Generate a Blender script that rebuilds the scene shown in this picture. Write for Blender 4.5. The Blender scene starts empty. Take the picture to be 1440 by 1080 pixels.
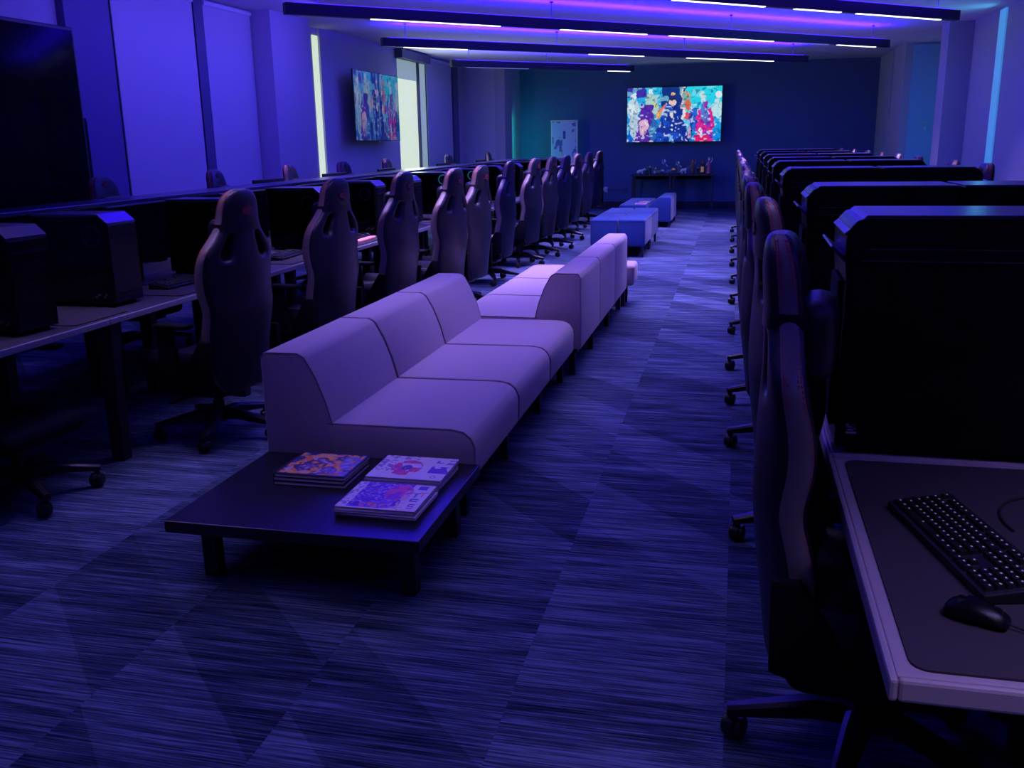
import bpy, bmesh, math, random
from mathutils import Vector, Matrix
random.seed(7)
SC = bpy.context.scene
COL = SC.collection
R = math.radians

# ------------------------------------------------------------------ helpers
def prop(o, label=None, cat=None, group=None, kind=None):
    if label: o['label'] = label
    if cat: o['category'] = cat
    if group: o['group'] = group
    if kind: o['kind'] = kind
    return o

def obj(name, bm, mats, parent=None, smooth=False, loc=(0, 0, 0), rot=(0, 0, 0)):
    me = bpy.data.meshes.new(name)
    bmesh.ops.recalc_face_normals(bm, faces=bm.faces[:])
    bm.to_mesh(me); bm.free()
    if not isinstance(mats, (list, tuple)): mats = [mats]
    for m in mats: me.materials.append(m)
    if smooth is not False:
        for p in me.polygons: p.use_smooth = True
        if smooth is True: smooth = 35
        me.set_sharp_from_angle(angle=R(smooth))
    o = bpy.data.objects.new(name, me); COL.objects.link(o)
    o.location = loc; o.rotation_euler = rot
    if parent: o.parent = parent
    return o

def thing(name, label, cat, loc=(0, 0, 0), rz=0, group=None):
    o = bpy.data.objects.new(name, None); COL.objects.link(o)
    o.empty_display_size = .1
    o.location = loc; o.rotation_euler = (0, 0, rz)
    return prop(o, label, cat, group)

def dup(root, loc, rz, label, group=None):
    r = root.copy(); COL.objects.link(r); r.location = loc; r.rotation_euler = (0, 0, rz)
    r['label'] = label
    if group: r['group'] = group
    for ch in list(root.children):
        c = ch.copy(); COL.objects.link(c); c.parent = r
        for g in list(ch.children):
            d = g.copy(); COL.objects.link(d); d.parent = c
    return r

def bx(bm, lo, hi, bev=0, seg=2, mi=0, rz=0, at=None):
    """box between two corners, edges rounded, optionally turned about its own centre"""
    t = bmesh.new()
    bmesh.ops.create_cube(t, size=1)
    s = [hi[i] - lo[i] for i in range(3)]; c = [(hi[i] + lo[i]) / 2 for i in range(3)]
    bmesh.ops.scale(t, vec=s, verts=t.verts)
    if bev:
        bmesh.ops.bevel(t, geom=t.edges[:], offset=min(bev, min(s) * .49), segments=seg, profile=.5, affect='EDGES', clamp_overlap=True)
    if rz: bmesh.ops.rotate(t, cent=(0, 0, 0), matrix=Matrix.Rotation(rz, 3, 'Z'), verts=t.verts)
    bmesh.ops.translate(t, vec=c, verts=t.verts)
    merge(bm, t, mi)

def merge(bm, t, mi=0):
    vs = {v: bm.verts.new(v.co) for v in t.verts}
    for f in t.faces:
        try:
            nf = bm.faces.new([vs[v] for v in f.verts]); nf.material_index = mi if mi is not None else f.material_index
        except ValueError: pass
    t.free()

def prism(bm, pts, axis, a, b, bev=0, mi=0, seg=2):
    """polygon (2D) pushed from a to b along an axis: 'x' pts=(y,z), 'y' pts=(x,z), 'z' pts=(x,y)"""
    def P(p, h):
        return (h, p[0], p[1]) if axis == 'x' else (p[0], h, p[1]) if axis == 'y' else (p[0], p[1], h)
    t = bmesh.new()
    A = [t.verts.new(P(p, a)) for p in pts]; B = [t.verts.new(P(p, b)) for p in pts]
    t.faces.new(A); t.faces.new(B[::-1])
    n = len(pts)
    for i in range(n): t.faces.new([A[i], B[i], B[(i + 1) % n], A[(i + 1) % n]])
    bmesh.ops.recalc_face_normals(t, faces=t.faces[:])
    if bev: bmesh.ops.bevel(t, geom=t.edges[:], offset=bev, segments=seg, profile=.5, affect='EDGES', clamp_overlap=True)
    merge(bm, t, mi)

def tube(bm, path, r, n=8, mi=0, cap=True):
    path = [Vector(p) for p in path]
    rr = r if isinstance(r, (list, tuple)) else [r] * len(path)
    rings = []
    up = Vector((0, 0, 1))
    for i, p in enumerate(path):
        d = (path[min(i + 1, len(path) - 1)] - path[max(i - 1, 0)]).normalized()
        u = d.cross(up)
        if u.length < 1e-3: u = d.cross(Vector((1, 0, 0)))
        u.normalize(); v = d.cross(u)
        rings.append([bm.verts.new(p + (u * math.cos(2 * math.pi * k / n) + v * math.sin(2 * math.pi * k / n)) * rr[i]) for k in range(n)])
    for a, b in zip(rings, rings[1:]):
        for k in range(n):
            f = bm.faces.new([a[k], a[(k + 1) % n], b[(k + 1) % n], b[k]]); f.material_index = mi
    if cap:
        f = bm.faces.new(rings[0][::-1]); f.material_index = mi
        f = bm.faces.new(rings[-1]); f.material_index = mi

def lathe(bm, prof, n=16, c=(0, 0, 0), mi=0, axis='z'):
    """profile of (radius, height) turned about an axis through c"""
    rings = []
    for r, h in prof:
        ring = []
        for k in range(n):
            a = 2 * math.pi * k / n
            x, y = r * math.cos(a), r * math.sin(a)
            p = (x, y, h) if axis == 'z' else (x, h, y) if axis == 'y' else (h, x, y)
            ring.append(bm.verts.new((p[0] + c[0], p[1] + c[1], p[2] + c[2])))
        rings.append(ring)
    for a, b in zip(rings, rings[1:]):
        for k in range(n):
            f = bm.faces.new([a[k], a[(k + 1) % n], b[(k + 1) % n], b[k]]); f.material_index = mi
    bm.faces.new(rings[0][::-1]).material_index = mi
    bm.faces.new(rings[-1]).material_index = mi

def torus(bm, R0, r0, c, axis='y', n=28, m=8, mi=0):
    V = []
    for i in range(n):
        a = 2 * math.pi * i / n; row = []
        for j in range(m):
            b = 2 * math.pi * j / m
            q = R0 + r0 * math.cos(b); h = r0 * math.sin(b)
            x, y = q * math.cos(a), q * math.sin(a)
            p = (x, h, y) if axis == 'y' else (h, x, y) if axis == 'x' else (x, y, h)
            row.append(bm.verts.new((p[0] + c[0], p[1] + c[1], p[2] + c[2])))
        V.append(row)
    for i in range(n):
        for j in range(m):
            bm.faces.new([V[i][j], V[(i + 1) % n][j], V[(i + 1) % n][(j + 1) % m], V[i][(j + 1) % m]]).material_index = mi

def bake(o, levels=1):
    """replace a mesh by its subdivided surface so copies can share it"""
    md = o.modifiers.new('s', 'SUBSURF'); md.levels = levels; md.render_levels = levels
    dg = bpy.context.evaluated_depsgraph_get()
    me = bpy.data.meshes.new_from_object(o.evaluated_get(dg))
    o.modifiers.clear(); me.name = o.data.name; o.data = me
    for p in me.polygons: p.use_smooth = True
    return o

BM = bmesh.new

# ------------------------------------------------------------------ materials
def M(name, col, rough=.5, metal=0, spec=.5, noise=.12, scale=40, bump=0, emit=None, es=0, coat=0, sheen=0, bscale=None):
    m = bpy.data.materials.new(name); m.use_nodes = True
    nt = m.node_tree; b = nt.nodes['Principled BSDF']
    b.inputs['Roughness'].default_value = rough; b.inputs['Metallic'].default_value = metal
    b.inputs['Specular IOR Level'].default_value = spec; b.inputs['Coat Weight'].default_value = coat
    b.inputs['Sheen Weight'].default_value = sheen
    tc = nt.nodes.new('ShaderNodeTexCoord'); nz = nt.nodes.new('ShaderNodeTexNoise')
    nz.inputs['Scale'].default_value = scale; nz.inputs['Detail'].default_value = 3
    nt.links.new(tc.outputs['Object'], nz.inputs['Vector'])
    mx = nt.nodes.new('ShaderNodeMix'); mx.data_type = 'RGBA'
    mx.inputs[6].default_value = (*[c * (1 - noise) for c in col], 1); mx.inputs[7].default_value = (*[min(1, c * (1 + noise)) for c in col], 1)
    nt.links.new(nz.outputs['Fac'], mx.inputs[0]); nt.links.new(mx.outputs[2], b.inputs['Base Color'])
    if bump:
        n2 = nz
        if bscale:
            n2 = nt.nodes.new('ShaderNodeTexNoise'); n2.inputs['Scale'].default_value = bscale; n2.inputs['Detail'].default_value = 2
            nt.links.new(tc.outputs['Object'], n2.inputs['Vector'])
        bp = nt.nodes.new('ShaderNodeBump'); bp.inputs['Strength'].default_value = bump; bp.inputs['Distance'].default_value = .004
        nt.links.new(n2.outputs['Fac'], bp.inputs['Height']); nt.links.new(bp.outputs['Normal'], b.inputs['Normal'])
    if emit:
        b.inputs['Emission Color'].default_value = (*emit, 1); b.inputs['Emission Strength'].default_value = es
    return m

def glass_mat(name, tint, refl=.12, rough=.03):
    m = bpy.data.materials.new(name); m.use_nodes = True; nt = m.node_tree; nt.nodes.clear()
    out = nt.nodes.new('ShaderNodeOutputMaterial'); mx = nt.nodes.new('ShaderNodeMixShader')
    tr = nt.nodes.new('ShaderNodeBsdfTransparent'); tr.inputs[0].default_value = (*tint, 1)
    gl = nt.nodes.new('ShaderNodeBsdfGlossy'); gl.inputs['Roughness'].default_value = rough
    fr = nt.nodes.new('ShaderNodeFresnel'); fr.inputs[0].default_value = 1.45
    nt.links.new(fr.outputs[0], mx.inputs[0]); nt.links.new(tr.outputs[0], mx.inputs[1]); nt.links.new(gl.outputs[0], mx.inputs[2])
    nt.links.new(mx.outputs[0], out.inputs[0])
    return m

def attr_mat(name, es=0, rough=.4, base=1.0):
    m = bpy.data.materials.new(name); m.use_nodes = True; nt = m.node_tree; b = nt.nodes['Principled BSDF']
    a = nt.nodes.new('ShaderNodeAttribute'); a.attribute_name = 'Col'
    b.inputs['Roughness'].default_value = rough
    if es:
        b.inputs['Base Color'].default_value = (.01, .01, .01, 1)
        nt.links.new(a.outputs['Color'], b.inputs['Emission Color']); b.inputs['Emission Strength'].default_value = es
    else:
        nt.links.new(a.outputs['Color'], b.inputs['Base Color'])
    return m

m_wall = M('wall_paint', (.44, .43, .50), .7, spec=.2, noise=.02, scale=3)
m_wall_back = M('slate_blue_paint', (.07, .125, .23), .65, spec=.3, noise=.04, scale=4)
m_ceil = M('ceiling_paint', (.70, .66, .72), .8, spec=.2, noise=.02, scale=2)
m_blind = M('blind_fabric', (.52, .53, .58), .85, spec=.1, noise=.03, scale=60)
m_dark_trim = M('dark_trim', (.07, .07, .13), .5)
m_pil = M('pilaster_paint', (.10, .09, .22), .6, noise=.03)
m_base = M('baseboard_black', (.012, .012, .016), .5)
m_black = M('black_plastic', (.008, .008, .010), .42, noise=.2)
m_black_gl = M('black_gloss', (.006, .006, .009), .16, spec=.5, noise=.1)
m_case = M('case_steel', (.004, .004, .006), .25, spec=.14, noise=.1)
m_case_top = M('case_top_gloss', (.010, .007, .060), .28, spec=1.0, noise=.1)  # black finish; the blue in its colour stands for the violet ceiling's reflection
m_matte = M('matte_black', (.004, .004, .006), .75, spec=.12, noise=.2)
m_screen_off = M('screen_off', (.002, .003, .005), .10, spec=.05, noise=.05)
m_inner = M('case_interior', (.015, .015, .02), .5, noise=.5, scale=25)
m_board = M('circuit_board', (.02, .022, .028), .4, noise=.8, scale=60)
m_metal = M('brushed_metal', (.35, .35, .38), .35, metal=1, noise=.1)
m_leather = M('black_leather', (.011, .010, .020), .40, spec=.42, noise=.15, scale=90, bump=.25, bscale=220)
m_rim = M('grey_leather_band', (.20, .16, .15), .40, spec=.6, noise=.1, scale=90, bump=.2, bscale=220)
m_red = M('red_thread', (.62, .014, .02), .6, noise=.15)
m_red_emb = M('red_embroidery', (.12, .004, .014), .6, noise=.2)
m_nylon = M('black_nylon', (.008, .007, .010), .38, spec=.4, noise=.15)
m_hinge = M('grey_plastic', (.03, .03, .034), .4, noise=.1)
m_sofa = M('mauve_grey_fabric', (.43, .335, .40), .9, spec=.15, noise=.10, scale=320, bump=.22, bscale=600, sheen=.25)
m_blue = M('blue_fabric', (.022, .055, .20), .9, spec=.15, noise=.08, scale=320, bump=.2, bscale=600, sheen=.2)
m_seam = M('mauve_seam_thread', (.20, .15, .185), .9)  # sofa piping, a deeper mauve than the fabric
m_bseam = M('blue_seam_thread', (.03, .055, .2), .9)
m_table = M('black_laminate', (.010, .010, .015), .30, spec=.5, noise=.1)
m_desk = M('desk_laminate', (.040, .038, .044), .45, noise=.08)
m_desk_edge = M('desk_edge_silver', (.30, .25, .28), .4, spec=.5, noise=.06)
m_desk_edge2 = M('desk_edge_grey', (.24, .22, .25), .4, spec=.5, noise=.06)
m_desk_dark = M('desk_frame_black', (.012, .012, .016), .45, noise=.1)
m_mat = M('mouse_mat_cloth', (.036, .028, .034), .8, spec=.25, noise=.1, scale=300)
m_key = M('key_plastic', (.010, .010, .012), .35, noise=.1)
m_legend = M('key_legend', (.62, .62, .66), .5, emit=(.8, .8, 1), es=.05)  # faint glow added to the pale legends
m_cable = M('cable_rubber', (.012, .012, .014), .5)
m_led = M('led_tube_white', (.8, .8, .8), .4, emit=(.80, .78, 1.0), es=3.5)
m_led_dim = M('led_tube_dim', (.5, .5, .6), .4, emit=(.30, .24, 1.0), es=.35)
m_uplight = M('led_strip_violet', (.3, .3, .5), .4, emit=(.06, .01, 1.0), es=2)
m_bar = M('lamp_body_black', (.006, .006, .010), .5)
m_wire = M('steel_wire', (.05, .05, .08), .4, metal=.6)
m_daylight = M('daylit_blind', (.25, .27, .22), .8, emit=(.66, .78, .54), es=.95, noise=.03, scale=20)
m_daylight2 = M('daylit_gap', (.2, .22, .22), .8, emit=(.25, .36, .36), es=.8, noise=.03)
m_cyan = M('daylit_cyan_gap', (.5, .7, .8), .6, emit=(.03, .30, .55), es=.55, noise=.05)
m_door = M('door_paint', (.25, .50, .70), .5, noise=.02, emit=(.02, .10, .35), es=0)
m_white = M('white_plastic', (.7, .7, .72), .5)
m_paper = M('paper_edges', (.72, .66, .70), .8, noise=.15, scale=400)
m_cyanled = M('cyan_led', (.1, .3, .4), .4, emit=(.06, .42, .75), es=.5)
m_pink_glow = M('pink_wristrest', (.8, .3, .35), .5, emit=(.9, .25, .30), es=.35)  # the rest is no lamp; a glow is added to its pink
m_sticker = M('sticker_silver', (.55, .55, .6), .4, noise=.3, scale=150)
m_glass = glass_mat('tinted_glass', (.62, .62, .70))
m_scr = attr_mat('screen_picture', es=.9); m_scr2 = attr_mat('screen_picture_dimmed', es=.45)
m_print = attr_mat('printed_sheet', rough=.45)

def carpet():
    m = bpy.data.materials.new('carpet_tiles'); m.use_nodes = True; nt = m.node_tree; b = nt.nodes['Principled BSDF']
    N, L = nt.nodes.new, nt.links.new
    def ma(op, a, c=None, d=None):
        n = N('ShaderNodeMath'); n.operation = op
        for i, v in enumerate((a, c, d)):
            if v is None: continue
            if isinstance(v, (int, float)): n.inputs[i].default_value = v
            else: L(v, n.inputs[i])
        return n.outputs[0]
    tc = N('ShaderNodeTexCoord'); sp = N('ShaderNodeSeparateXYZ'); L(tc.outputs['Object'], sp.inputs[0])
    X, Y = sp.outputs[0], sp.outputs[1]
    u = ma('DIVIDE', ma('ADD', X, .575), .60)
    col = ma('FLOOR', u); fu = ma('SUBTRACT', u, col)
    wn = N('ShaderNodeTexWhiteNoise'); wn.noise_dimensions = '1D'; L(col, wn.inputs['W'])
    off = wn.outputs['Value']
    # slanted bands inside every column of tiles
    s = ma('MULTIPLY', fu, .60)
    v = ma('ADD', ma('DIVIDE', ma('ADD', Y, s), .47), ma('MULTIPLY', off, 9))
    band = ma('FLOOR', v)
    par = ma('MODULO', ma('ADD', band, 400), 2)
    w2 = N('ShaderNodeTexWhiteNoise'); w2.noise_dimensions = '2D'
    cb = N('ShaderNodeCombineXYZ'); L(band, cb.inputs[0]); L(col, cb.inputs[1]); L(cb.outputs[0], w2.inputs['Vector'])
    # square tiles, second random shade cutting the bands into triangles
    ty = ma('FLOOR', ma('DIVIDE', ma('ADD', Y, ma('MULTIPLY', off, .8)), .94))
    w3 = N('ShaderNodeTexWhiteNoise'); w3.noise_dimensions = '2D'
    cb3 = N('ShaderNodeCombineXYZ'); L(ty, cb3.inputs[0]); L(ma('ADD', col, 31), cb3.inputs[1]); L(cb3.outputs[0], w3.inputs['Vector'])
    shade = ma('ADD', ma('MULTIPLY', par, .11), ma('ADD', ma('MULTIPLY', w2.outputs['Value'], .24), ma('ADD', ma('MULTIPLY', w3.outputs['Value'], .26), .17)))
    # streaks across the aisle, fine and coarse
    vadd = N('ShaderNodeCombineXYZ'); L(ma('ADD', X, ma('MULTIPLY', col, 3.7)), vadd.inputs[0]); L(ma('ADD', Y, ma('MULTIPLY', w3.outputs['Value'], 7.3)), vadd.inputs[1])
    def streak(sx, sy, det):
        mp = N('ShaderNodeMapping'); mp.inputs['Scale'].default_value = (sx, sy, 1); L(vadd.outputs[0], mp.inputs[0])
        nz = N('ShaderNodeTexNoise'); nz.inputs['Scale'].default_value = 1; nz.inputs['Detail'].default_value = det; nz.inputs['Roughness'].default_value = .65
        L(mp.outputs[0], nz.inputs['Vector']); return nz.outputs['Fac']
    st = ma('MULTIPLY', ma('SUBTRACT', streak(3.2, 125, 3), .5), 2.9)
    st2 = ma('MULTIPLY', ma('SUBTRACT', streak(.9, 12, 2), .5), 1.3)
    tot = ma('ADD', ma('ADD', shade, st), st2)
    rp = N('ShaderNodeValToRGB'); e = rp.color_ramp.elements
    e[0].position = 0; e[0].color = (.010, .015, .034, 1); e[1].position = 1; e[1].color = (.150, .195, .31, 1)
    k = rp.color_ramp.elements.new(.5); k.color = (.050, .070, .125, 1)
    L(tot, rp.inputs[0])
    L(rp.outputs[0], b.inputs['Base Color'])
    b.inputs['Roughness'].default_value = .95; b.inputs['Specular IOR Level'].default_value = .1
    bp = N('ShaderNodeBump'); bp.inputs['Strength'].default_value = .35; bp.inputs['Distance'].default_value = .006
    L(streak(14, 150, 2), bp.inputs['Height']); L(bp.outputs[0], b.inputs['Normal'])
    return m
m_carpet = carpet()

# ------------------------------------------------------------------ room
def struct(name, lo, hi, m, bev=0, parent=None):
    b = BM(); bx(b, lo, hi, bev); o = obj(name, b, m, parent)
    if not parent: o['kind'] = 'structure'
    return o
YB, CZ, XL, XR = 21.8, 3.10, -5.8, 3.2
Y0 = -3.5
struct('floor', (-6.2, Y0, -.06), (4.2, YB + .2, 0), m_carpet)
struct('ceiling', (-6.2, Y0, CZ), (4.2, YB + .2, CZ + .1), m_ceil)
struct('wall_back', (-6.1, YB, 0), (2.9, YB + .15, CZ), m_wall_back)
struct('wall_front', (-6.1, Y0 - .15, 0), (4.1, Y0, CZ), m_wall)
struct('wall_left', (XL - .2, Y0, 0), (XL, YB, CZ), m_wall)
struct('wall_left_return', (XL, 20.3, 0), (-5.12, 20.42, CZ), m_blind)
struct('pillar_left_corner', (-5.12, 20.3, 0), (-4.9, YB, CZ), m_wall)
struct('pillar_left', (XL, 10.95, 0), (-5.5, 12.02, CZ), m_wall)
struct('pilaster_left', (XL, 7.55, 0), (-5.72, 8.17, CZ), m_pil)
struct('trim_1', (XL, 8.17, 0), (-5.76, 8.24, CZ), m_dark_trim)
struct('trim_2', (XL, 9.68, 0), (-5.74, 9.86, CZ), m_dark_trim)
struct('trim_3', (XL, 19.25, 0), (-5.72, 19.6, CZ), m_dark_trim)
struct('trim_4', (-5.83, 15.95, CZ - .16), (-5.62, 17.5, CZ - .02), m_dark_trim)
struct('wall_right', (XR, Y0, 0), (XR + .2, 15.4, CZ), m_wall)
struct('pillar_right', (2.87, 15.4, 0), (XR + .2, 15.95, CZ), m_wall)
struct('wall_right_alcove', (3.42, 15.95, 0), (3.6, 18.62, CZ), m_wall)
struct('wall_right_return', (2.79, 18.62, 0), (3.6, 18.75, CZ), m_wall)
struct('wall_right_far', (2.79, 18.75, 0), (2.95, YB, CZ), m_wall)
struct('trim_5', (2.76, 19.9, 0), (2.79, 20.02, CZ), m_wall)
struct('baseboard_back', (-4.9, YB - .02, 0), (2.79, YB, .16), m_base)
struct('baseboard_right', (XR - .02, Y0, 0), (XR, 15.4, .12), m_base)
struct('baseboard_left', (XL, Y0, 0), (XL + .02, 7.5, .12), m_base)
# door in the return wall
d = struct('door_1', (2.91, 18.585, .01), (3.34, 18.62, 3.06), m_door, .004)
b = BM(); lathe(b, [(.028, 0), (.028, .012), (.01, .014), (.01, .05)], 12, (3.21, 18.535, 1.74), axis='y')
bx(b, (3.10, 18.525, 1.728), (3.225, 18.54, 1.752), .004); bx(b, (3.19, 18.575, 1.60), (3.23, 18.586, 1.66), .002)
obj('door_handle', b, m_metal, d)
# slit windows and the tall window with its blind
struct('window_1', (XL, 12.74, 0.9), (-5.78, 12.9, 3.0), m_daylight)
w = struct('window_2', (XL, 16.07, .9), (-5.785, 17.12, 2.62), m_daylight)
struct('window_head', (XL, 16.07, 2.62), (-5.78, 17.12, 2.94), m_daylight2, parent=w)
struct('window_frame', (XL, 17.12, .9), (-5.74, 17.17, 2.94), m_dark_trim, parent=w)
struct('window_3', (XL, 17.2, .9), (-5.775, 17.6, 3.0), m_daylight2)
struct('window_4', (XR - .02, 13.62, .9), (XR, 13.93, 3.06), m_cyan)

# blinds that fill the left wall bays
def blind(y0, y1, label, x=-5.755):
    t = thing('roller_blind', label, 'blind', (x, (y0 + y1) / 2, 0), 0, 'pale blinds down the window wall')
    w_ = (y1 - y0) / 2
    b = BM(); bx(b, (-.006, -w_, .45), (.006, w_, CZ - .06)); obj('blind_cloth', b, m_blind, t)
    b = BM(); lathe(b, [(.03, -w_), (.03, w_)], 14, (0, 0, CZ - .045), axis='y'); obj('roller', b, m_white, t, True)
    b = BM(); bx(b, (-.012, -w_, .43), (.012, w_, .46), .004); obj('bottom_bar', b, m_metal, t)
blind(8.26, 9.66, 'pale roller blind between the large black screen and the narrow dark post')
blind(9.88, 10.93, 'pale roller blind between the narrow dark post and the bright blue pillar')
struct('wall_left_panel', (XL, 12.92, 0), (-5.76, 16.04, CZ), m_blind)
blind(17.62, 19.22, 'pale blind just past the daylit tall window toward the far corner')

# ------------------------------------------------------------------ painted grids (screens, covers, banner)
def paint_grid(name, w, h, nx, ny, fn, mat, parent=None, frame='yz', loc=(0, 0, 0), rot=(0, 0, 0)):
    """flat sheet of nx*ny cells, each with its own printed colour; u right, v up"""
    vs = []; fs = []; cols = []
    for j in range(ny + 1):
        for i in range(nx + 1):
            a, c = (i / nx - .5) * w, (j / ny) * h
            vs.append((a, 0, c) if frame == 'xz' else (a, c - h / 2, 0))
    for j in range(ny):
        for i in range(nx):
            k = j * (nx + 1) + i
            fs.append((k, k + 1, k + nx + 2, k + nx + 1)); cols.append(fn((i + .5) / nx, (j + .5) / ny))
    me = bpy.data.meshes.new(name); me.from_pydata(vs, [], fs)
    at = me.color_attributes.new('Col', 'FLOAT_COLOR', 'CORNER')
    for f, c in enumerate(cols):
        for q in range(4): at.data[f * 4 + q].color = (*c, 1)
    me.materials.append(mat)
    o = bpy.data.objects.new(name, me); COL.objects.link(o); o.location = loc; o.rotation_euler = rot
    if parent: o.parent = parent
    return o

def mixc(a, b, t): return tuple(a[i] * (1 - t) + b[i] * t for i in range(3))
def vnoise(x, y, s=0):
    def h(i, j): return ((math.sin(i * 127.1 + j * 311.7 + s * 74.7) * 43758.5453) % 1)
    i, j = math.floor(x), math.floor(y); fx, fy = x - i, y - j
    fx = fx * fx * (3 - 2 * fx); fy = fy * fy * (3 - 2 * fy)
    return (h(i, j) * (1 - fx) + h(i + 1, j) * fx) * (1 - fy) + (h(i, j + 1) * (1 - fx) + h(i + 1, j + 1) * fx) * fy

def scene_picture(u, v):
    """a busy poster-like screen: cyan hall, pale shapes, a row of robed figures, magenta seat"""
    u += .030 * (vnoise(u * 22, v * 14, 3) - .5) + .010 * (vnoise(u * 60, v * 40, 6) - .5); v += .040 * (vnoise(u * 20, v * 14, 5) - .5)
    c = mixc((.0, .10, .62), (.02, .55, .85), v)
    if u > .6: c = mixc((.0, .22, .75), (.02, .72, .86), min(1, v * 1.2))
    if .36 < u < .62 and v > .55: c = (.005, .035, .22)
    if .0 < u < .2 and v > .82: c = (.05, .03, .40)
    n = vnoise(u * 14, v * 9, 1)
    if n > .70: c = mixc(c, (.25, .75, .9), .55)
    def ell(cx, cy, rx, ry): return ((u - cx) / rx) ** 2 + ((v - cy) / ry) ** 2 < 1
    if ell(.065, .62, .075, .19): c = (.50, .72, .78) if n > .35 else (.70, .85, .85)
    if ell(.09, .28, .055, .26): c = (.45, .62, .72)
    if ell(.075, .86, .03, .05): c = (.7, .85, .9)
    if .20 < u < .33 and .5 < v < .88: c = (.42, .68, .62) if n > .42 else (.55, .72, .32)
    if ell(.25, .93, .03, .06): c = (.75, .9, .95)
    # robed figure, purple, left
    if abs(u - .215) < .055 * (1.15 - v) * 2 + .005 and v < .70: c = (.10, .02, .38)
    if ell(.18, .27, .05, .15): c = (.75, .06, .25) if n > .45 else (.75, .45, .6)
    if ell(.29, .22, .05, .20): c = (.02, .15, .45) if n > .4 else (.10, .35, .62)
    # orange arms of the second figure
    if abs((v - .62) - (u - .40) * 1.0) < .055 and .33 < u < .44: c = (.75, .22, .10)
    if ell(.345, .50, .03, .09): c = (.85, .38, .05)
    if ell(.37, .33, .02, .05): c = (.9, .7, .6)
    # central robed figure
    w = .055 + (.72 - v) * .19
    if v < .72 and abs(u - .485) < w: c = (.005, .03, .30) if n > .38 else (.01, .08, .55)
    if ell(.485, .74, .032, .085): c = (.82, .60, .52)
    if ell(.485, .80, .034, .028): c = (.03, .02, .08)
    if ell(.485, .865, .022, .03): c = (.85, .5, .18)
    if ell(.485, .50, .018, .07): c = (.75, .72, .70)
    if ell(.485, .56, .04, .02): c = (.3, .45, .6)
    if ell(.482, .32, .01, .02) or ell(.482, .22, .009, .018): c = (.85, .9, 1)
    if abs(u - .48) < .02 and v < .12: c = (.15, .45, .9)
    # staff and warm shape to its right
    if abs(u - (.585 + (v - .8) * .06)) < .012 and v > .6: c = (.85, .62, .55)
    if ell(.63, .80, .045, .12): c = (.20, .48, .42) if n > .45 else (.70, .38, .16)
    if ell(.645, .67, .035, .10): c = (.72, .16, .05)
    if ell(.64, .47, .045, .06): c = (.80, .08, .10)
    if ell(.60, .52, .018, .12): c = (.9, .75, .75)
    # blue robed pair
    if abs(u - .72) < .055 and .18 < v < .62: c = (.01, .05, .42) if n > .4 else (.02, .14, .65)
    if ell(.69, .63, .024, .04): c = (.35, .65, .9)
    if ell(.665, .16, .014, .11): c = (.75, .35, .5)
    if ell(.80, .80, .03, .12): c = (.55, .80, .82)
    if ell(.955, .60, .05, .18): c = (.50, .82, .85)
    if ell(.965, .85, .04, .06): c = (.8, .85, .9)
    # magenta high-backed seat, right
    if .74 < u < .92 and v < .58 and abs(u - .83) < .10 - abs(v - .28) * .08: c = (.72, .02, .30) if n > .33 else (.28, .03, .50)
    if abs(u - .825) < .04 * (1.1 - abs(v - .55) * 2.2) and .30 < v < .72: c = (.35, .03, .38) if n > .5 else (.10, .20, .62)
    if .72 < u < .87 and v < .11: c = (.80, .01, .14)
    if ell(.79, .16, .018, .08): c = (.8, .75, .9)
    if ell(.80, .12, .07, .012): c = (.9, .7, .8)
    k = vnoise(u * 44, v * 26, 9); q = vnoise(u * 18, v * 11, 12)
    if k > .78 and v < .7: c = mixc(c, (.75, .85, 1), .6)
    if abs(q - .5) < .022: c = mixc(c, (0, .01, .14), .45)
    if k < .20: c = mixc(c, (0, .015, .18), .6)
    return c
def side_picture(u, v):
    c = scene_picture(u, v); n = vnoise(u * 40, v * 5, 41)
    c = mixc(c, (.005, .03, .42), .35 + .35 * max(0, .55 - v))
    if n > .66: c = mixc(c, (.15, .35, .75), .5)
    if n < .3 and v < .7: c = mixc(c, (.0, .01, .22), .7)
    return c

def tv(name, label, loc, rz, w, h, depth=.05, cols=(160, 90), scr=None, fn=None):
    t = thing(name, label, 'television', loc, rz)
    b = BM(); bx(b, (-w / 2 - .012, -.004, -.012), (w / 2 + .012, depth, h + .012), .006); obj('tv_frame', b, m_black, t)
    paint_grid('screen', w, h, cols[0], cols[1], fn or scene_picture, scr or m_scr, t, 'xz', (0, -.006, 0))
    b = BM(); bx(b, (-.3, depth, h * .25), (.3, depth + .02, h * .75)); bx(b, (-.06, depth + .02, h * .3), (.06, .238, h * .7)); obj('wall_mount', b, m_black, t)
    b = BM(); bx(b, (-.03, -.006, -.028), (.03, .01, -.012)); obj('logo_tab', b, m_white, t)
    return t
tv('television', 'lit television on the dark blue back wall above the figurine table', (-1.415, YB - .255, 1.465), 0, 2.03, 1.145)
tv('television', 'lit television mounted on the pale side wall near the tall daylit window', (-5.52, 14.42, 1.585), R(90), 1.90, 1.0, .022, scr=m_scr2, fn=side_picture)

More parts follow.
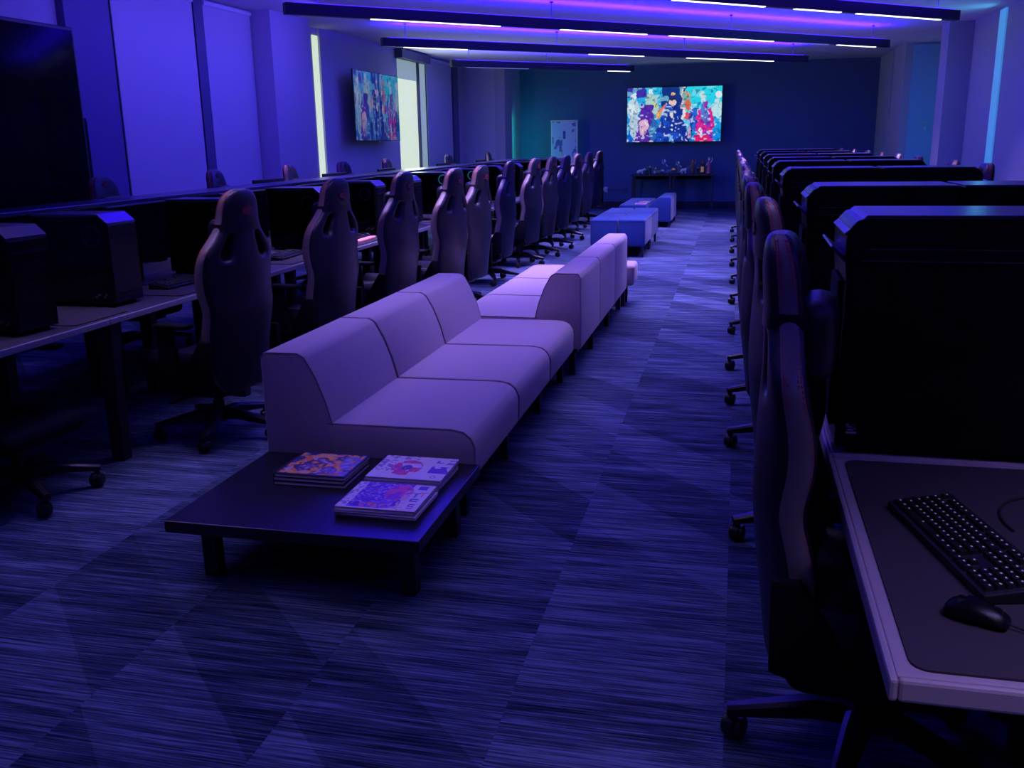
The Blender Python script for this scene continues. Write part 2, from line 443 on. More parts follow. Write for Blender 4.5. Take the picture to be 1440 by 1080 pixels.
# dark switched-off screen and cabinet at the left edge
t = thing('large_display', 'huge switched-off black display at the left, overlapping a black cabinet', 'display', (-5.45, 5.5, 0), R(90))
b = BM(); bx(b, (-1.95, 0, 1.05), (1.78, .07, 2.52), .01); obj('display_frame', b, m_black, t)
b = BM(); bx(b, (-1.92, -.006, 1.08), (1.75, .002, 2.49)); obj('screen', b, m_screen_off, t)
for x in (-1.2, .8):
    b = BM(); bx(b, (x - .04, .07, .0), (x + .04, .13, 2.2)); bx(b, (x - .05, -.25, 0), (x + .05, .3, .04), .01); obj('display_stand', b, m_black, t)
t = thing('tall_cabinet', 'tall black cabinet standing behind the dark display beside the pilaster', 'cabinet', (-5.72, 7.06, 0), 0)
b = BM(); bx(b, (-.07, -.44, 0), (.12, .45, 1.80), .006); obj('body', b, m_matte, t)
for y in (-.215, .225):
    b = BM(); bx(b, (.12, y - .21, .06), (.135, y + .21, 1.77), .003); dd = obj('door', b, m_matte, t)
    b = BM(); bx(b, (.135, y + (.16 if y < 0 else -.18), .85), (.15, y + (.18 if y < 0 else -.16), 1.05), .003); obj('handle', b, m_black, dd)

# ------------------------------------------------------------------ hanging bars
def light_bar(p0, p1, z, label, lit, nw=4, e_up=34, e_dn=20):
    p0, p1 = Vector((*p0, 0)), Vector((*p1, 0)); d = p1 - p0; Ln = d.length; a = math.atan2(d.y, d.x)
    c = (p0 + p1) / 2
    t = thing('linear_pendant_light', label, 'ceiling light', (c.x, c.y, z), a, 'black linear lights hung across the ceiling')
    b = BM(); bx(b, (-Ln / 2, -.045, 0), (Ln / 2, .045, .11), .004); obj('lamp_body', b, m_bar, t)
    for s, e, on in lit:
        b = BM(); bx(b, (-Ln / 2 + s * Ln, -.020, -.006), (-Ln / 2 + e * Ln, .020, .004), .002); obj('diffuser', b, m_led if on else m_led_dim, t)
    b = BM(); bx(b, (-Ln / 2 + .1, -.025, .11), (Ln / 2 - .1, .025, .118)); obj('uplight_strip', b, m_uplight, t)
    for i in range(nw):
        x = -Ln / 2 + .35 + (Ln - .7) * i / (nw - 1)
        b = BM(); tube(b, [(x, 0, .11), (x, 0, CZ - z)], .004, 6); lathe(b, [(.02, CZ - z - .015), (.02, CZ - z)], 10, (x, 0, 0)); obj('suspension_wire', b, m_wire, t)
    def area(zz, flip, col, en, wd, sp=180):
        l = bpy.data.lights.new('bar_light', 'AREA'); l.shape = 'RECTANGLE'; l.size = Ln - .3; l.size_y = wd; l.color = col; l.energy = en * Ln; l.spread = R(sp)
        o = bpy.data.objects.new('bar_light', l); COL.objects.link(o)
        o.location = (c.x, c.y, zz); o.rotation_euler = (math.pi if flip else 0, 0, a if not flip else -a)
        if flip: o.rotation_euler = (Matrix.Rotation(a, 3, 'Z') @ Matrix.Rotation(math.pi, 3, 'X')).to_euler()
    if e_up: area(z + .125, True, (.022, .003, 1.0), e_up, .05)
    if e_dn: area(z - .016, False, (.50, .37, .90), e_dn, .06, 84)
seg = lambda *a: [(s, e, on) for s, e, on in a]
light_bar((-3.7, 6.65), (2.375, 12.4), 2.80, 'black hanging bar light closest to the camera, cut by the top edge', seg((.02, .2, 0), (.24, .42, 1), (.5, .64, 1), (.69, .77, 1), (.80, .965, 1)))
light_bar((-4.455, 9.198), (2.094, 15.75), 2.80, 'longest black hanging bar light, its near end at the bright blue pillar', seg((.10, .27, 1), (.36, .50, 1), (.54, .74, 1), (.78, .86, 0), (.88, .97, 1)))
light_bar((-4.729, 12.62), (1.094, 18.239), 2.80, 'black hanging bar light, third from the camera, ending over the side-wall television', seg((.04, .16, 1), (.24, .36, 0), (.42, .55, 1), (.66, .9, 1)))
light_bar((-4.909, 16.422), (-2.06, 19.137), 2.80, 'shortest black hanging bar light, by the far left corner', seg((.08, .4, 0), (.85, .98, 1)), 3)
light_bar((-3.9, 3.0), (2.2, 9.1), 2.80, 'black hanging bar light over the first sofa, above the view', seg((.05, .3, 1), (.4, .6, 1), (.7, .9, 1)), 4, 13, 4.5)
light_bar((-3.2, .3), (2.2, 5.7), 2.80, 'black hanging bar light over the coffee table, above the view', seg((.05, .3, 0), (.4, .6, 1), (.7, .9, 0)), 4, 2.6, 1.5)
light_bar((-.2, -.4), (2.9, 2.7), 2.80, 'black hanging bar light over the front right desk, above the view', seg((.1, .4, 1), (.6, .9, 1)), 3, 7, 8)

# ------------------------------------------------------------------ gaming chair
def make_chair():
    t = thing('gaming_chair', 'x', 'chair')
    # backrest: rows of (height, half width, centre x, thickness, forward wrap of the side wings)
    rows = [(.29, .15, -.205, .07, .02), (.32, .20, -.21, .085, .04), (.40, .225, -.218, .09, .07), (.48, .236, -.228, .09, .09), (.57, .244, -.242, .09, .10), (.65, .248, -.25, .09, .09),
            (.71, .251, -.254, .09, .072), (.76, .256, -.255, .09, .075), (.82, .264, -.255, .09, .092), (.88, .270, -.253, .09, .092), (.94, .273, -.250, .09, .078), (.99, .272, -.248, .088, .060),
            (1.035, .255, -.247, .086, .047), (1.075, .215, -.248, .085, .040), (1.115, .174, -.250, .085, .034), (1.15, .150, -.252, .085, .030), (1.19, .139, -.255, .085, .028), (1.235, .134, -.259, .085, .026),
            (1.277, .124, -.263, .08, .022), (1.305, .105, -.265, .072, .015), (1.325, .075, -.267, .06, .008), (1.335, .045, -.268, .04, .004)]
    us = [-1, -.86, -.64, -.42, -.2, 0, .2, .42, .64, .86, 1]
    nu, nr = len(us), len(rows)
    b = BM()
    F, Bk = [], []
    for z, w, xc, th, wr in rows:
        F.append([b.verts.new((xc + wr * abs(u) ** 2.2 + th / 2 * (1 - .40 * abs(u) ** 6), u * w, z)) for u in us])
        Bk.append([b.verts.new((xc + wr * .75 * abs(u) ** 2.2 - th / 2 * (1 - .40 * abs(u) ** 6), u * w, z)) for u in us])
    hole = {(j, i) for j in (11, 12, 13) for i in (2, 7)}
    for j in range(nr - 1):
        for i in range(nu - 1):
            if (j, i) in hole: continue
            b.faces.new([F[j][i], F[j][i + 1], F[j + 1][i + 1], F[j + 1][i]])
            b.faces.new([Bk[j][i], Bk[j + 1][i], Bk[j + 1][i + 1], Bk[j][i + 1]])
    def wall(j0, i0, j1, i1, mi):
        try: b.faces.new([F[j0][i0], F[j1][i1], Bk[j1][i1], Bk[j0][i0]]).material_index = mi
        except ValueError: pass
    for j in range(nr - 1): wall(j, 0, j + 1, 0, 1); wall(j, nu - 1, j + 1, nu - 1, 1)
    for i in range(nu - 1): wall(0, i, 0, i + 1, 0); wall(nr - 1, i, nr - 1, i + 1, 1)
    for (j, i) in hole:
        for (a, c, e, f, nb) in ((j, i, j + 1, i, (j, i - 1)), (j, i + 1, j + 1, i + 1, (j, i + 1)), (j, i, j, i + 1, (j - 1, i)), (j + 1, i, j + 1, i + 1, (j + 1, i))):
            if nb not in hole: wall(a, c, e, f, 0)
    back = bake(obj('backrest', b, [m_leather, m_rim], t), 2)
    # red stitching: short dashes along the front and rear edge of the grey band
    for side in (-1, 1):
        for off in (.27, .17, -.17, -.27):
            b = BM()
            pts = []
            for (z, w, xc, th, wr) in rows[1:-1]:
                xe = xc + wr * (.875) + th * off * .80
                pts.append(Vector((xe, side * (w * .972 + .0012), z)))
            # spread dashes evenly
            for p, q in zip(pts, pts[1:]):
                n = max(1, round((q - p).length / .011))
                for k in range(n):
                    a = p.lerp(q, (k + .15) / n); c = p.lerp(q, (k + .75) / n)
                    tube(b, [a, c], .0017, 4)
            obj('stitching', b, m_red, t)
    # emblem: crowned crest, on the back of the head and, higher up, on its front
    def crest(b, x, z, s, dx):
        pts = [(-1, .30), (-.55, .22), (-.60, .55), (-.22, .30), (0, .95), (.22, .30), (.60, .55), (.55, .22), (1, .30), (.70, -.12), (.95, -.35), (.42, -.40), (.36, -.75), (0, -.50), (-.36, -.75), (-.42, -.40), (-.95, -.35), (-.70, -.12)]
        prism(b, [(p[0] * s, z + p[1] * s * .85) for p in pts], 'x', x, x + dx)
    b = BM(); crest(b, -.3055, 1.228, .045, .007); obj('emblem', b, m_red_emb, t)
    b = BM(); crest(b, -.222, 1.275, .035, .006); obj('emblem', b, m_red_emb, t)
    # head cushion and its strap
    b = BM(); bx(b, (-.225, -.125, 1.00), (-.125, .125, 1.19), .045, 4); obj('headrest_pillow', b, m_leather, t, True)
    b = BM(); ring = [[], []]
    for q, z in enumerate((1.128, 1.166)):
        xc, th, wr, w = -.2515, .085, .031, .156 if q == 0 else .147
        loop = [(xc + wr * .75 * abs(u) ** 2.2 - th / 2 * (1 - .40 * abs(u) ** 6) - .0025, u * (w + .001)) for u in us] + [(xc + wr * abs(u) ** 2.2 + th / 2 * (1 - .40 * abs(u) ** 6) + .003, u * (w + .001)) for u in us[::-1]]
        ring[q] = [b.verts.new((x, y, z)) for x, y in loop]
    for k in range(len(ring[0])): b.faces.new([ring[0][k], ring[0][(k + 1) % len(ring[0])], ring[1][(k + 1) % len(ring[0])], ring[1][k]])
    obj('pillow_strap', b, m_nylon, t, 60)
    # seat
    b = BM(); bx(b, (-.2, -.21, .37), (.29, .21, .46), .035, 3)
    for s in (-1, 1): prism(b, [(s * .17, .38), (s * .265, .37), (s * .275, .46), (s * .245, .52), (s * .20, .50), (s * .165, .445)], 'x', -.17, .27, .015)
    obj('seat', b, m_leather, t, True)
    b = BM(); bx(b, (-.19, -.245, .275), (.20, .245, .372), .05, 4); obj('seat_shell', b, m_matte, t, True)
    b = BM(); bx(b, (-.12, -.11, .245), (.12, .11, .28), .01)
    tube(b, [(.02, .1, .262), (.03, .26, .262), (.05, .31, .258)], [.007, .007, .011], 8); obj('tilt_mechanism', b, m_nylon, t, True)
    for s in (-1, 1):
        # reclining bracket joining seat to backrest, with its cover
        b = BM(); prism(b, [(-.22, .36), (-.10, .33), (-.05, .40), (-.10, .50), (-.16, .59), (-.225, .59)], 'y', s * .262, s * .292, .006)
        obj('recline_hinge', b, m_matte, t, True)
        ar = None
        b = BM(); prism(b, [(-.07, .36), (.10, .36), (.085, .46), (.06, .655), (-.02, .655), (-.04, .46)], 'y', s * .295, s * .33, .006)
        ar = obj('armrest', b, m_matte, t, True)
        b = BM(); bx(b, (-.13, s * .3125 - .042, .655), (.07, s * .3125 + .042, .683), .012, 3); obj('arm_pad', b, m_matte, ar, True)
    # gas lift, star base, castors
    b = BM(); lathe(b, [(.055, .09), (.055, .15), (.03, .155), (.03, .20), (.022, .20), (.022, .25)], 16); obj('gas_lift', b, m_black, t, True)
    for k in range(5):
        a = R(36 + 72 * k + 8); ca, sa = math.cos(a), math.sin(a)
        b = BM()
        secs = [(.03, .15, .10, .034), (.12, .152, .105, .030), (.22, .130, .092, .026), (.30, .112, .082, .021), (.338, .104, .08, .017)]
        rings = []
        for r, zt, zb, hw in secs:
            rings.append([b.verts.new((r * ca - q * sa, r * sa + q * ca, zz)) for q, zz in ((-hw, zb), (hw, zb), (hw, zt - .008), (hw * .55, zt), (-hw * .55, zt), (-hw, zt - .008))])
        for A, B2 in zip(rings, rings[1:]):
            for i in range(6): b.faces.new([A[i], A[(i + 1) % 6], B2[(i + 1) % 6], B2[i]])
        b.faces.new(rings[0]); b.faces.new(rings[-1][::-1])
        lg = obj('base_leg', b, m_nylon, t, 25)
        b = BM()
        cx, cy = .322 * ca, .322 * sa
        tube(b, [(cx, cy, .085), (cx, cy, .05)], .011, 8)
        ca2, sa2 = math.cos(a + 1.1), math.sin(a + 1.1)
        for s in (-1, 1):
            o = Vector((cx - .012 * ca2, cy - .012 * sa2, .0305)); ax = Vector((-sa2, ca2, 0))
            tube(b, [o + ax * s * .006, o + ax * s * .010, o + ax * s * .024, o + ax * s * .029], [.027, .030, .030, .022], 14)
        tube(b, [o + ax * -.008, o + ax * .008], .0305 + .004, 14)
        bmesh.ops.translate(b, vec=(0, 0, .0045), verts=b.verts)
        obj('caster', b, m_black, lg, 40)
    return t
chair0 = make_chair(); chair_used = [False]
ORD = ['first', 'second', 'third', 'fourth', 'fifth', 'sixth', 'seventh', 'eighth', 'ninth', 'tenth', 'eleventh', 'twelfth', 'thirteenth', 'fourteenth']
def chair(x, y, rz, label, group, z=0):
    if not chair_used[0]:
        chair_used[0] = True; chair0.location = (x, y, 0); chair0.rotation_euler = (0, 0, rz); prop(chair0, label, None, group); return chair0
    return dup(chair0, (x, y, 0), rz, label, group)
# row along the left block, backs to the aisle (they face -x)
LY = [4.42, 5.74, 6.92, 7.74, 8.57, 10.25, 11.72, 12.62, 13.6, 14.85, 16.6, 18.1]
LX = [-2.46, -2.50, -2.46, -2.30, -2.29, -2.42, -2.44, -2.40, -2.38, -2.42, -2.50, -2.53]
LR = [-10, -11, -9, -10, -9, -2, -11, -8, -9, -8, -10, -12]
for i, (x, y, r) in enumerate(zip(LX, LY, LR)):
    a = math.pi + R(r)
    chair(x + .265 * math.cos(a), y + .265 * math.sin(a), a, f'{ORD[i]} black gaming chair from the camera in the row left of the sofas', 'gaming chairs along the left desks')
# one more whose base shows at the left edge of the photo
# wheeled base with a low seat that shows under the desk at the left edge
st_ = thing('swivel_stool', 'black wheeled swivel stool cut by the left edge, tucked under the desk', 'stool', (-3.13, 3.42, 0), R(-4))
for ch in list(chair0.children):
    nm = ch.name.split('.')[0]
    if nm in ('seat_shell', 'tilt_mechanism', 'gas_lift', 'base_leg'):
        c = ch.copy(); COL.objects.link(c); c.parent = st_
        for g in list(ch.children):
            d_ = g.copy(); COL.objects.link(d_); d_.parent = c
RY = [2.26, 3.62, 4.75, 5.62, 6.45, 7.75, 9.15, 10.5, 11.9, 13.3, 14.8, 16.3]
RX = [.10, .10, .07, .055, .05, .045, .04, .03, .02, .01, 0, -.01]
RRt = [-7, 4, -6, 3, -5, 4, -3, 5, 0, -4, 3, 0]
for i, (x, y, r) in enumerate(zip(RX, RY, RRt)):
    lab = 'large black gaming chair in the right front, red stitched grey band along its back' if i == 0 else f'{ORD[i]} black gaming chair from the camera in the row right of the aisle'
    chair(x + .268, y, R(r), lab, 'gaming chairs along the right desks')
for i, (x, y, r) in enumerate(((-4.72, 6.38, -5), (-4.72, 8.05, 4), (-4.74, 9.62, 3), (-4.72, 11.0, -6), (-4.74, 12.6, 4), (-4.76, 15.6, 0), (-4.8, 18.4, 3))):
    chair(x + .26, y, R(r), f'{ORD[i]} chair from the camera behind the left hutch, headrest against the wall', 'gaming chairs on the wall side of the left block')
for i, (x, y, r) in enumerate(((1.78, 7.66, 3), (1.74, 8.62, -4), (1.75, 10.3, 5), (1.75, 11.6, 0), (1.74, 12.8, -5), (1.76, 14.3, 3), (1.75, 15.9, -3), (1.73, 17.6, 2))):
    chair(x - .265, y, math.pi + R(r), f'{ORD[i]} chair headrest from the camera beyond the right tower computers', 'gaming chairs on the wall side of the right block')

# ------------------------------------------------------------------ desks
def leg_box(b, x, y, z, s=.035): bx(b, (x - s, y - s, 0), (x + s, y + s, z), .004)
def make_left_desk(xs, L=1.245, D=.78, z=.74):
    t = thing('desk', 'x', 'desk')   # origin at the near aisle corner, desk runs +y and -x
    b = BM(); bx(b, (-D, 0, z - .028), (-.012, L, z), .003); obj('desktop', b, m_desk, t)
    b = BM(); bx(b, (-.012, 0, z - .03), (0, L, z + .001), .004); obj('edge_band', b, m_desk_edge2, t)
    for x, y in ((xs, .06), (-.70, .06)):
        b = BM(); prism(b, [(x - .04, 0), (x + .03, 0), (x + .045, z - .03), (x - .045, z - .03)], 'y', y - .035, y + .035, .004); obj('leg', b, m_desk_dark, t)
    b = BM(); bx(b, (-D + .06, .1, z - .09), (-D + .10, L - .02, z - .03), .003); obj('frame_rail', b, m_desk_dark, t)
    b = BM(); bx(b, (-.40, .1, z - .08), (-.36, L - .02, z - .03), .003); obj('frame_rail', b, m_desk_dark, t)
    b = BM(); bx(b, (-D + .03, .06, .56), (-D + .05, L, z - .09)); obj('modesty_panel', b, m_matte, t)
    return t
ld = make_left_desk(-.07); ld2 = make_left_desk(-.55)
NL = 13
for i in range(NL):
    y = 2.685 + 1.25 * i
    o = ld if i == 0 else ld2 if i == 3 else dup(ld if i < 3 else ld2, (0, 0, 0), 0, 'x')
    o.location = (-2.94, y, 0)
    prop(o, f'{ORD[i]} black desk from the camera in the row along the left of the aisle', None, 'desks on the left of the aisle')
for i in range(NL):
    y = 2.685 + 1.25 * i
    o = dup(ld2, (-4.52, y + 1.245, 0), math.pi, f'{ORD[i]} black desk from the camera under the long hutch, wall side', 'desks on the wall side of the left block')

def make_right_desk(L, D=.64, z=.755, trim=True):
    t = thing('desk', 'x', 'desk')
    b = BM(); prism(b, [(.012, .012), (D, .012), (D, L - .012), (.012, L - .012)], 'z', z - .035, z, .003); obj('desktop', b, m_desk_edge, t)
    b = BM(); bx(b, (0, 0, z - .04), (.014, L, z - .001), .006); bx(b, (.014, 0, z - .04), (D, .014, z - .001), .006); obj('edge_band', b, m_desk_edge, t)
    for x, y in ((.50, .10), (D - .03, .10), (.50, L - .1), (D - .03, L - .1)):
        b = BM(); leg_box(b, x, y, z - .04, .025); obj('leg', b, m_desk_dark, t)
    b = BM(); bx(b, (D - .05, .03, .25), (D - .03, L - .03, z - .035)); obj('modesty_panel', b, m_matte, t)
    return t
rd0 = make_right_desk(1.055); rd0.location = (.255, 1.355, 0)
prop(rd0, 'grey-edged desk in the front right corner carrying the large mat and keyboard', None, 'desks on the right of the aisle')
rd = make_right_desk(1.60)
ys = [2.415, 4.02, 5.63, 7.24, 8.85, 10.46, 12.07, 13.68, 15.29, 16.9]
for i, y in enumerate(ys):
    o = rd if i == 0 else dup(rd, (0, 0, 0), 0, 'x')
    o.location = (.255, y, 0)
    prop(o, f'{ORD[i+1]} desk from the camera along the right of the aisle, under tower computers', None, 'desks on the right of the aisle')
for i, y in enumerate([1.355] + ys):
    L = 1.055 if i == 0 else 1.6
    o = dup(rd0 if i == 0 else rd, (1.55, y + L, 0), math.pi, f'{ORD[i]} desk from the camera on the wall side of the right block', 'desks on the wall side of the right block')

# mats on the desks
def mat_sheet(name, x0, y0, x1, y1, z, label, r=.03, group=None):
    b = BM()
    pts = []
    for cx, cy, a0 in ((x1 - r, y1 - r, 0), (x0 + r, y1 - r, 90), (x0 + r, y0 + r, 180), (x1 - r, y0 + r, 270)):
        for k in range(5): a = R(a0 + 22.5 * k); pts.append((cx + r * math.cos(a), cy + r * math.sin(a)))
    prism(b, pts, 'z', z, z + .004)
    return prop(obj(name, b, m_mat), label, 'mat', group)
mat_sheet('desk_mat', .29, 1.384, .87, 2.372, .755, 'large dark desk mat under the keyboard and mouse in the front right')
mat_sheet('desk_mat', -3.52, 3.74, -2.985, 4.16, .7405, 'grey desk mat beside the tower at the left edge')
LKB = [4.62, 5.98, 7.2, 8.3, 9.4, 10.7]
for i, y in enumerate(LKB):
    mat_sheet('desk_mat', -3.40, y, -2.985, y + .80, .7405, f'desk mat under the {ORD[i]} keyboard along the left desks', group='mats on the left desks')

# ------------------------------------------------------------------ keyboards and mice
def make_keyboard():
    t = thing('keyboard', 'x', 'keyboard')     # x: away from the user, y: towards the user's left hand side
    W, D = .445, .135
    tilt = lambda x: .012 + (x + D / 2) * .11
    b = BM(); prism(b, [(-D / 2, 0), (D / 2, 0), (D / 2, tilt(D / 2) + .006), (-D / 2, tilt(-D / 2) + .004)], 'y', -W / 2, W / 2, .003); obj('keyboard_body', b, m_black, t)
    b = BM(); lg = BM()
    def key(cx, cy, w, d=.0165):
        z0 = tilt(cx) + .003
        tb = bmesh.new()
        v = []
        for s, zz in ((1, z0), (.8, z0 + .009)):
            for a, c in ((-1, -1), (1, -1), (1, 1), (-1, 1)):
                v.append(tb.verts.new((cx + a * d / 2 * s, cy + c * (w / 2 - (1 - s) * .008), zz)))
        tb.faces.new(v[4:])
        for i in range(4): tb.faces.new([v[i], v[(i + 1) % 4], v[4 + (i + 1) % 4], v[4 + i]])
        merge(b, tb)
        z1 = z0 + .0095
        a = [lg.verts.new((cx + p, cy + q, z1)) for p, q in ((.001, -.002), (.001, .003), (.0045, .003), (.0045, -.002))]
        lg.faces.new(a)
    P = .01875
    yl = W / 2 - .012
    rows = [(-.052, [1.25, 1.25, 1.25, 6.25, 1.25, 1.25, 1.25, 1.25]), (-.033, [2.25] + [1] * 10 + [2.75]), (-.0143, [1.75] + [1] * 11 + [2.25]), (.0045, [1.5] + [1] * 12 + [1.5]), (.0233, [1] * 13 + [2]), (.0475, [1, -.8, 1, 1, 1, 1, -.5, 1, 1, 1, 1, -.5, 1, 1, 1, 1])]
    for x, ws in rows:
        y = yl
        for w in ws:
            if w > 0: key(x, y - w * P / 2, w * P - .0022)
            y -= abs(w) * P
    y0 = yl - 15.2 * P
    for x, ks in ((-.052, (0, 1, 2)), (-.033, (1,)), (.0045, (0, 1, 2)), (.0233, (0, 1, 2)), (.0475, (0, 1, 2))):
        for k in ks: key(x, y0 - (k + .5) * P, P - .0022)
    y1 = y0 - 3.25 * P
    for x in (-.052, -.033, -.0143, .0045, .0233):
        for k in range(4): key(x, y1 - (k + .5) * P, P - .0022)
    merge(b, lg, 1); obj('keys', b, [m_key, m_legend], t)
    return t
kb0 = make_keyboard()
kb0.location = (.462, 1.853, .760); kb0.rotation_euler = (0, 0, R(12.5))
prop(kb0, 'black full-size keyboard lying askew on the front right desk mat')
for i, y in enumerate(LKB):
    dup(kb0, (-3.22, y + .40, .7455), math.pi + R((-6, 4, -3, 8, 0, 3)[i]), f'{ORD[i]} black keyboard from the camera on the desks left of the aisle', 'keyboards on the left desks')
# pink wrist rest by the second keyboard
b = BM(); bx(b, (-.03, -.2, 0), (.03, .2, .016), .007, 3)
o = obj('wrist_rest', b, m_pink_glow, None, True, (-3.085, 7.60, .7455), (0, 0, R(2))); prop(o, 'pale pink wrist rest in front of a keyboard between two left chairs', 'wrist rest')

def make_mouse():
    t = thing('computer_mouse', 'x', 'mouse')
    secs = [(-.052, .012, .012), (-.048, .022, .022), (-.035, .029, .033), (-.015, .031, .039), (.01, .029, .036), (.03, .028, .028), (.044, .026, .02), (.051, .018, .013)]
    b = BM(); rings = []
    for x, w, h in secs:
        rings.append([b.verts.new((x, w * math.cos(a), .002 + max(0, h * math.sin(a)) if 0 <= a <= math.pi else .002)) for a in [math.pi * k / 10 for k in range(11)]])
    for A, B2 in zip(rings, rings[1:]):
        for i in range(10): b.faces.new([A[i], A[i + 1], B2[i + 1], B2[i]])
        b.faces.new([A[0], B2[0], B2[-1], A[-1]])
    b.faces.new(rings[0]); b.faces.new(rings[-1][::-1])
    bake(obj('mouse_body', b, m_case, t), 1)
    b = BM(); lathe(b, [(.009, -.0035), (.009, .0035)], 14, (.03, 0, .026), axis='y'); obj('scroll_wheel', b, m_hinge, t)
    b = BM(); tube(b, [(.05, 0, .008), (.09, -.005, .005), (.16, .01, .003), (.26, .03, .003)], .002, 6); obj('mouse_cable', b, m_cable, t, True)
    b = BM(); bx(b, (-.03, -.004, .0385), (-.018, .004, .0405)); obj('logo_mark', b, m_hinge, t)
    return t
ms = make_mouse(); ms.location = (.421, 1.563, .759); ms.rotation_euler = (0, 0, R(-25))
prop(ms, 'black wired mouse on the front right desk mat next to the keyboard')
for i, y in enumerate(LKB[:4]):
    dup(ms, (-3.2, y + .70, .7445), math.pi + R((5, -8, 4, 0)[i]), f'black mouse beside the {ORD[i]} keyboard on the left desks', 'mice on the left desks')
b = BM(); pts = []
for k in range(20):
    a = R(200 - 14 * k); pts.append((.70 + .13 * math.cos(a), 2.02 + .16 * math.sin(a), .7625))
tube(b, pts, .0028, 6); prop(obj('coiled_cable', b, m_cable, None, True), 'thin black cable looping on the front right desk mat', 'cable')

# ------------------------------------------------------------------ tower computers, left block (glass sided)
def make_tower():
    t = thing('computer_tower', 'x', 'computer')    # front at x=0 (+x), near glass side at y=0, runs to +y
    L, W, H = .45, .235, .48
    th = .006
    prof = [(-L, .02), (0, .02), (0, H - .045), (-.055, H), (-L, H)]
    b = BM()
    prism(b, [(-L, .02), (0, .02), (0, .035), (-L, .035)], 'y', 0, W, .002)                       # floor plate
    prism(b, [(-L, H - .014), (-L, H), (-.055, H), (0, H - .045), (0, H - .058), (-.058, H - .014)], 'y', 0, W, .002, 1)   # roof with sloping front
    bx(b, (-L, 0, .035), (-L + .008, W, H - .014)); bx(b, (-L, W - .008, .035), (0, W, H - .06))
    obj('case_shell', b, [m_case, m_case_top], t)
    b = BM(); bx(b, (-.03, .001, .036), (0, W - .001, H - .058), .004); fp = obj('front_panel', b, m_case, t)
    b = BM(); bx(b, (.001, .02, H - .12), (.004, W - .02, H - .105)); obj('air_slot', b, m_matte, fp)
    b = BM(); bx(b, (.001, .03, .06), (.004, W - .03, .07)); obj('air_slot', b, m_matte, fp)
    b = BM(); bx(b, (-L + .01, .002, .04), (-.032, .007, H - .016)); obj('side_panel', b, m_glass, t)
    b = BM(); bx(b, (-L + .03, W - .03, .15), (-.14, W - .015, H - .03)); obj('motherboard', b, m_board, t)
    b = BM(); bx(b, (-L + .02, .07, .20), (-.16, W - .03, .235), .004); obj('graphics_card', b, m_hinge, t)
    b = BM(); bx(b, (-L + .01, .012, .036), (-.032, W - .01, .115), .004); obj('power_supply_cover', b, m_case, t)
    b = BM(); torus(b, .050, .0045, (-.125, .03, .365), 'y'); fan = obj('cooling_fan', b, m_white, t, True)
    b = BM(); lathe(b, [(.018, .055), (.018, .066)], 14, (-.125, -.03, .365), axis='y')
    for k in range(7):
        a = 2 * math.pi * k / 7; c, s = math.cos(a), math.sin(a); c2, s2 = math.cos(a + .5), math.sin(a + .5)
        v = [b.verts.new((-.125 + r * cc, y - .03, .365 + r * ss)) for r, cc, ss, y in ((.018, c, s, .062), (.044, c, s, .066), (.044, c2, s2, .056), (.018, c2, s2, .058))]
        b.faces.new(v)
    obj('fan_blades', b, m_inner, fan)
    b = BM()
    for x in (-.42, -.05):
        for y in (.03, W - .03): lathe(b, [(.016, .0022), (.018, .02)], 10, (x, y, 0))
    obj('feet', b, m_matte, t)
    b = BM()
    for k, (x, z) in enumerate(((-.12, .05), (-.10, .062), (-.07, .05), (-.06, .06))): bx(b, (x, -.001, z), (x + .012, .003, z + .008))
    obj('status_light', b, m_metal, t)
    return t
tw0 = make_tower()
LT = [(3.47, -3.06, -4), (4.235, -3.115, 0), (5.46, -3.12, 1), (6.86, -3.13, 0), (8.02, -3.12, 0), (9.1, -3.14, 0), (10.2, -3.12, 0), (11.4, -3.12, 0), (12.6, -3.12, 0), (13.8, -3.12, 0), (15.0, -3.12, 0), (16.3, -3.12, 0), (17.5, -3.12, 0)]
towers = []
for i, (y, x, r) in enumerate(LT):
    lab = 'glass-sided black tower computer cut by the left edge' if i == 0 else f'{ORD[i]} glass-sided black tower computer from the camera on the left desks'
    o = tw0 if i == 0 else dup(tw0, (0, 0, 0), 0, lab)
    o.location = (x, y, .74); o.rotation_euler = (0, 0, R(r)); prop(o, lab, None, 'tower computers on the left desks'); towers.append(o)
# glowing fans inside a few of the further towers
for i in (5, 6, 7):
    b = BM()
    for zz in (.15, .28, .40): torus(b, .05, .006, (-.07, .03, zz), 'y', 20, 6)
    o = obj('lit_fan_ring', b, m_cyanled, towers[i], True)

# monitors standing on the left desks, facing the aisle
def make_monitor(w=.62, h=.36):
    t = thing('monitor', 'x', 'monitor')   # screen faces +x
    b = BM(); bx(b, (-.03, -w / 2, .12), (0, w / 2, .12 + h), .006); obj('monitor_housing', b, m_black, t)
    b = BM(); bx(b, (-.001, -w / 2 + .01, .135), (.0025, w / 2 - .01, .12 + h - .01)); obj('screen', b, m_screen_off, t)
    b = BM(); bx(b, (-.07, -.03, .01), (-.03, .03, .34), .006); bx(b, (-.13, -.12, 0), (.06, .12, .012), .004); obj('monitor_stand', b, m_black, t)
    return t
mo0 = make_monitor()
for i, y in enumerate((5.07, 6.36, 7.56, 8.68, 9.77, 10.9, 12.1)):
    o = mo0 if i == 0 else dup(mo0, (0, 0, 0), 0, 'x')
    o.location = (-3.5, y, .7405); o.rotation_euler = (0, 0, R((2, -2, 0, 3, 0, -2, 0)[i]))
    prop(o, f'{ORD[i]} switched-off monitor from the camera between towers on the left desks', None, 'monitors on the left desks')
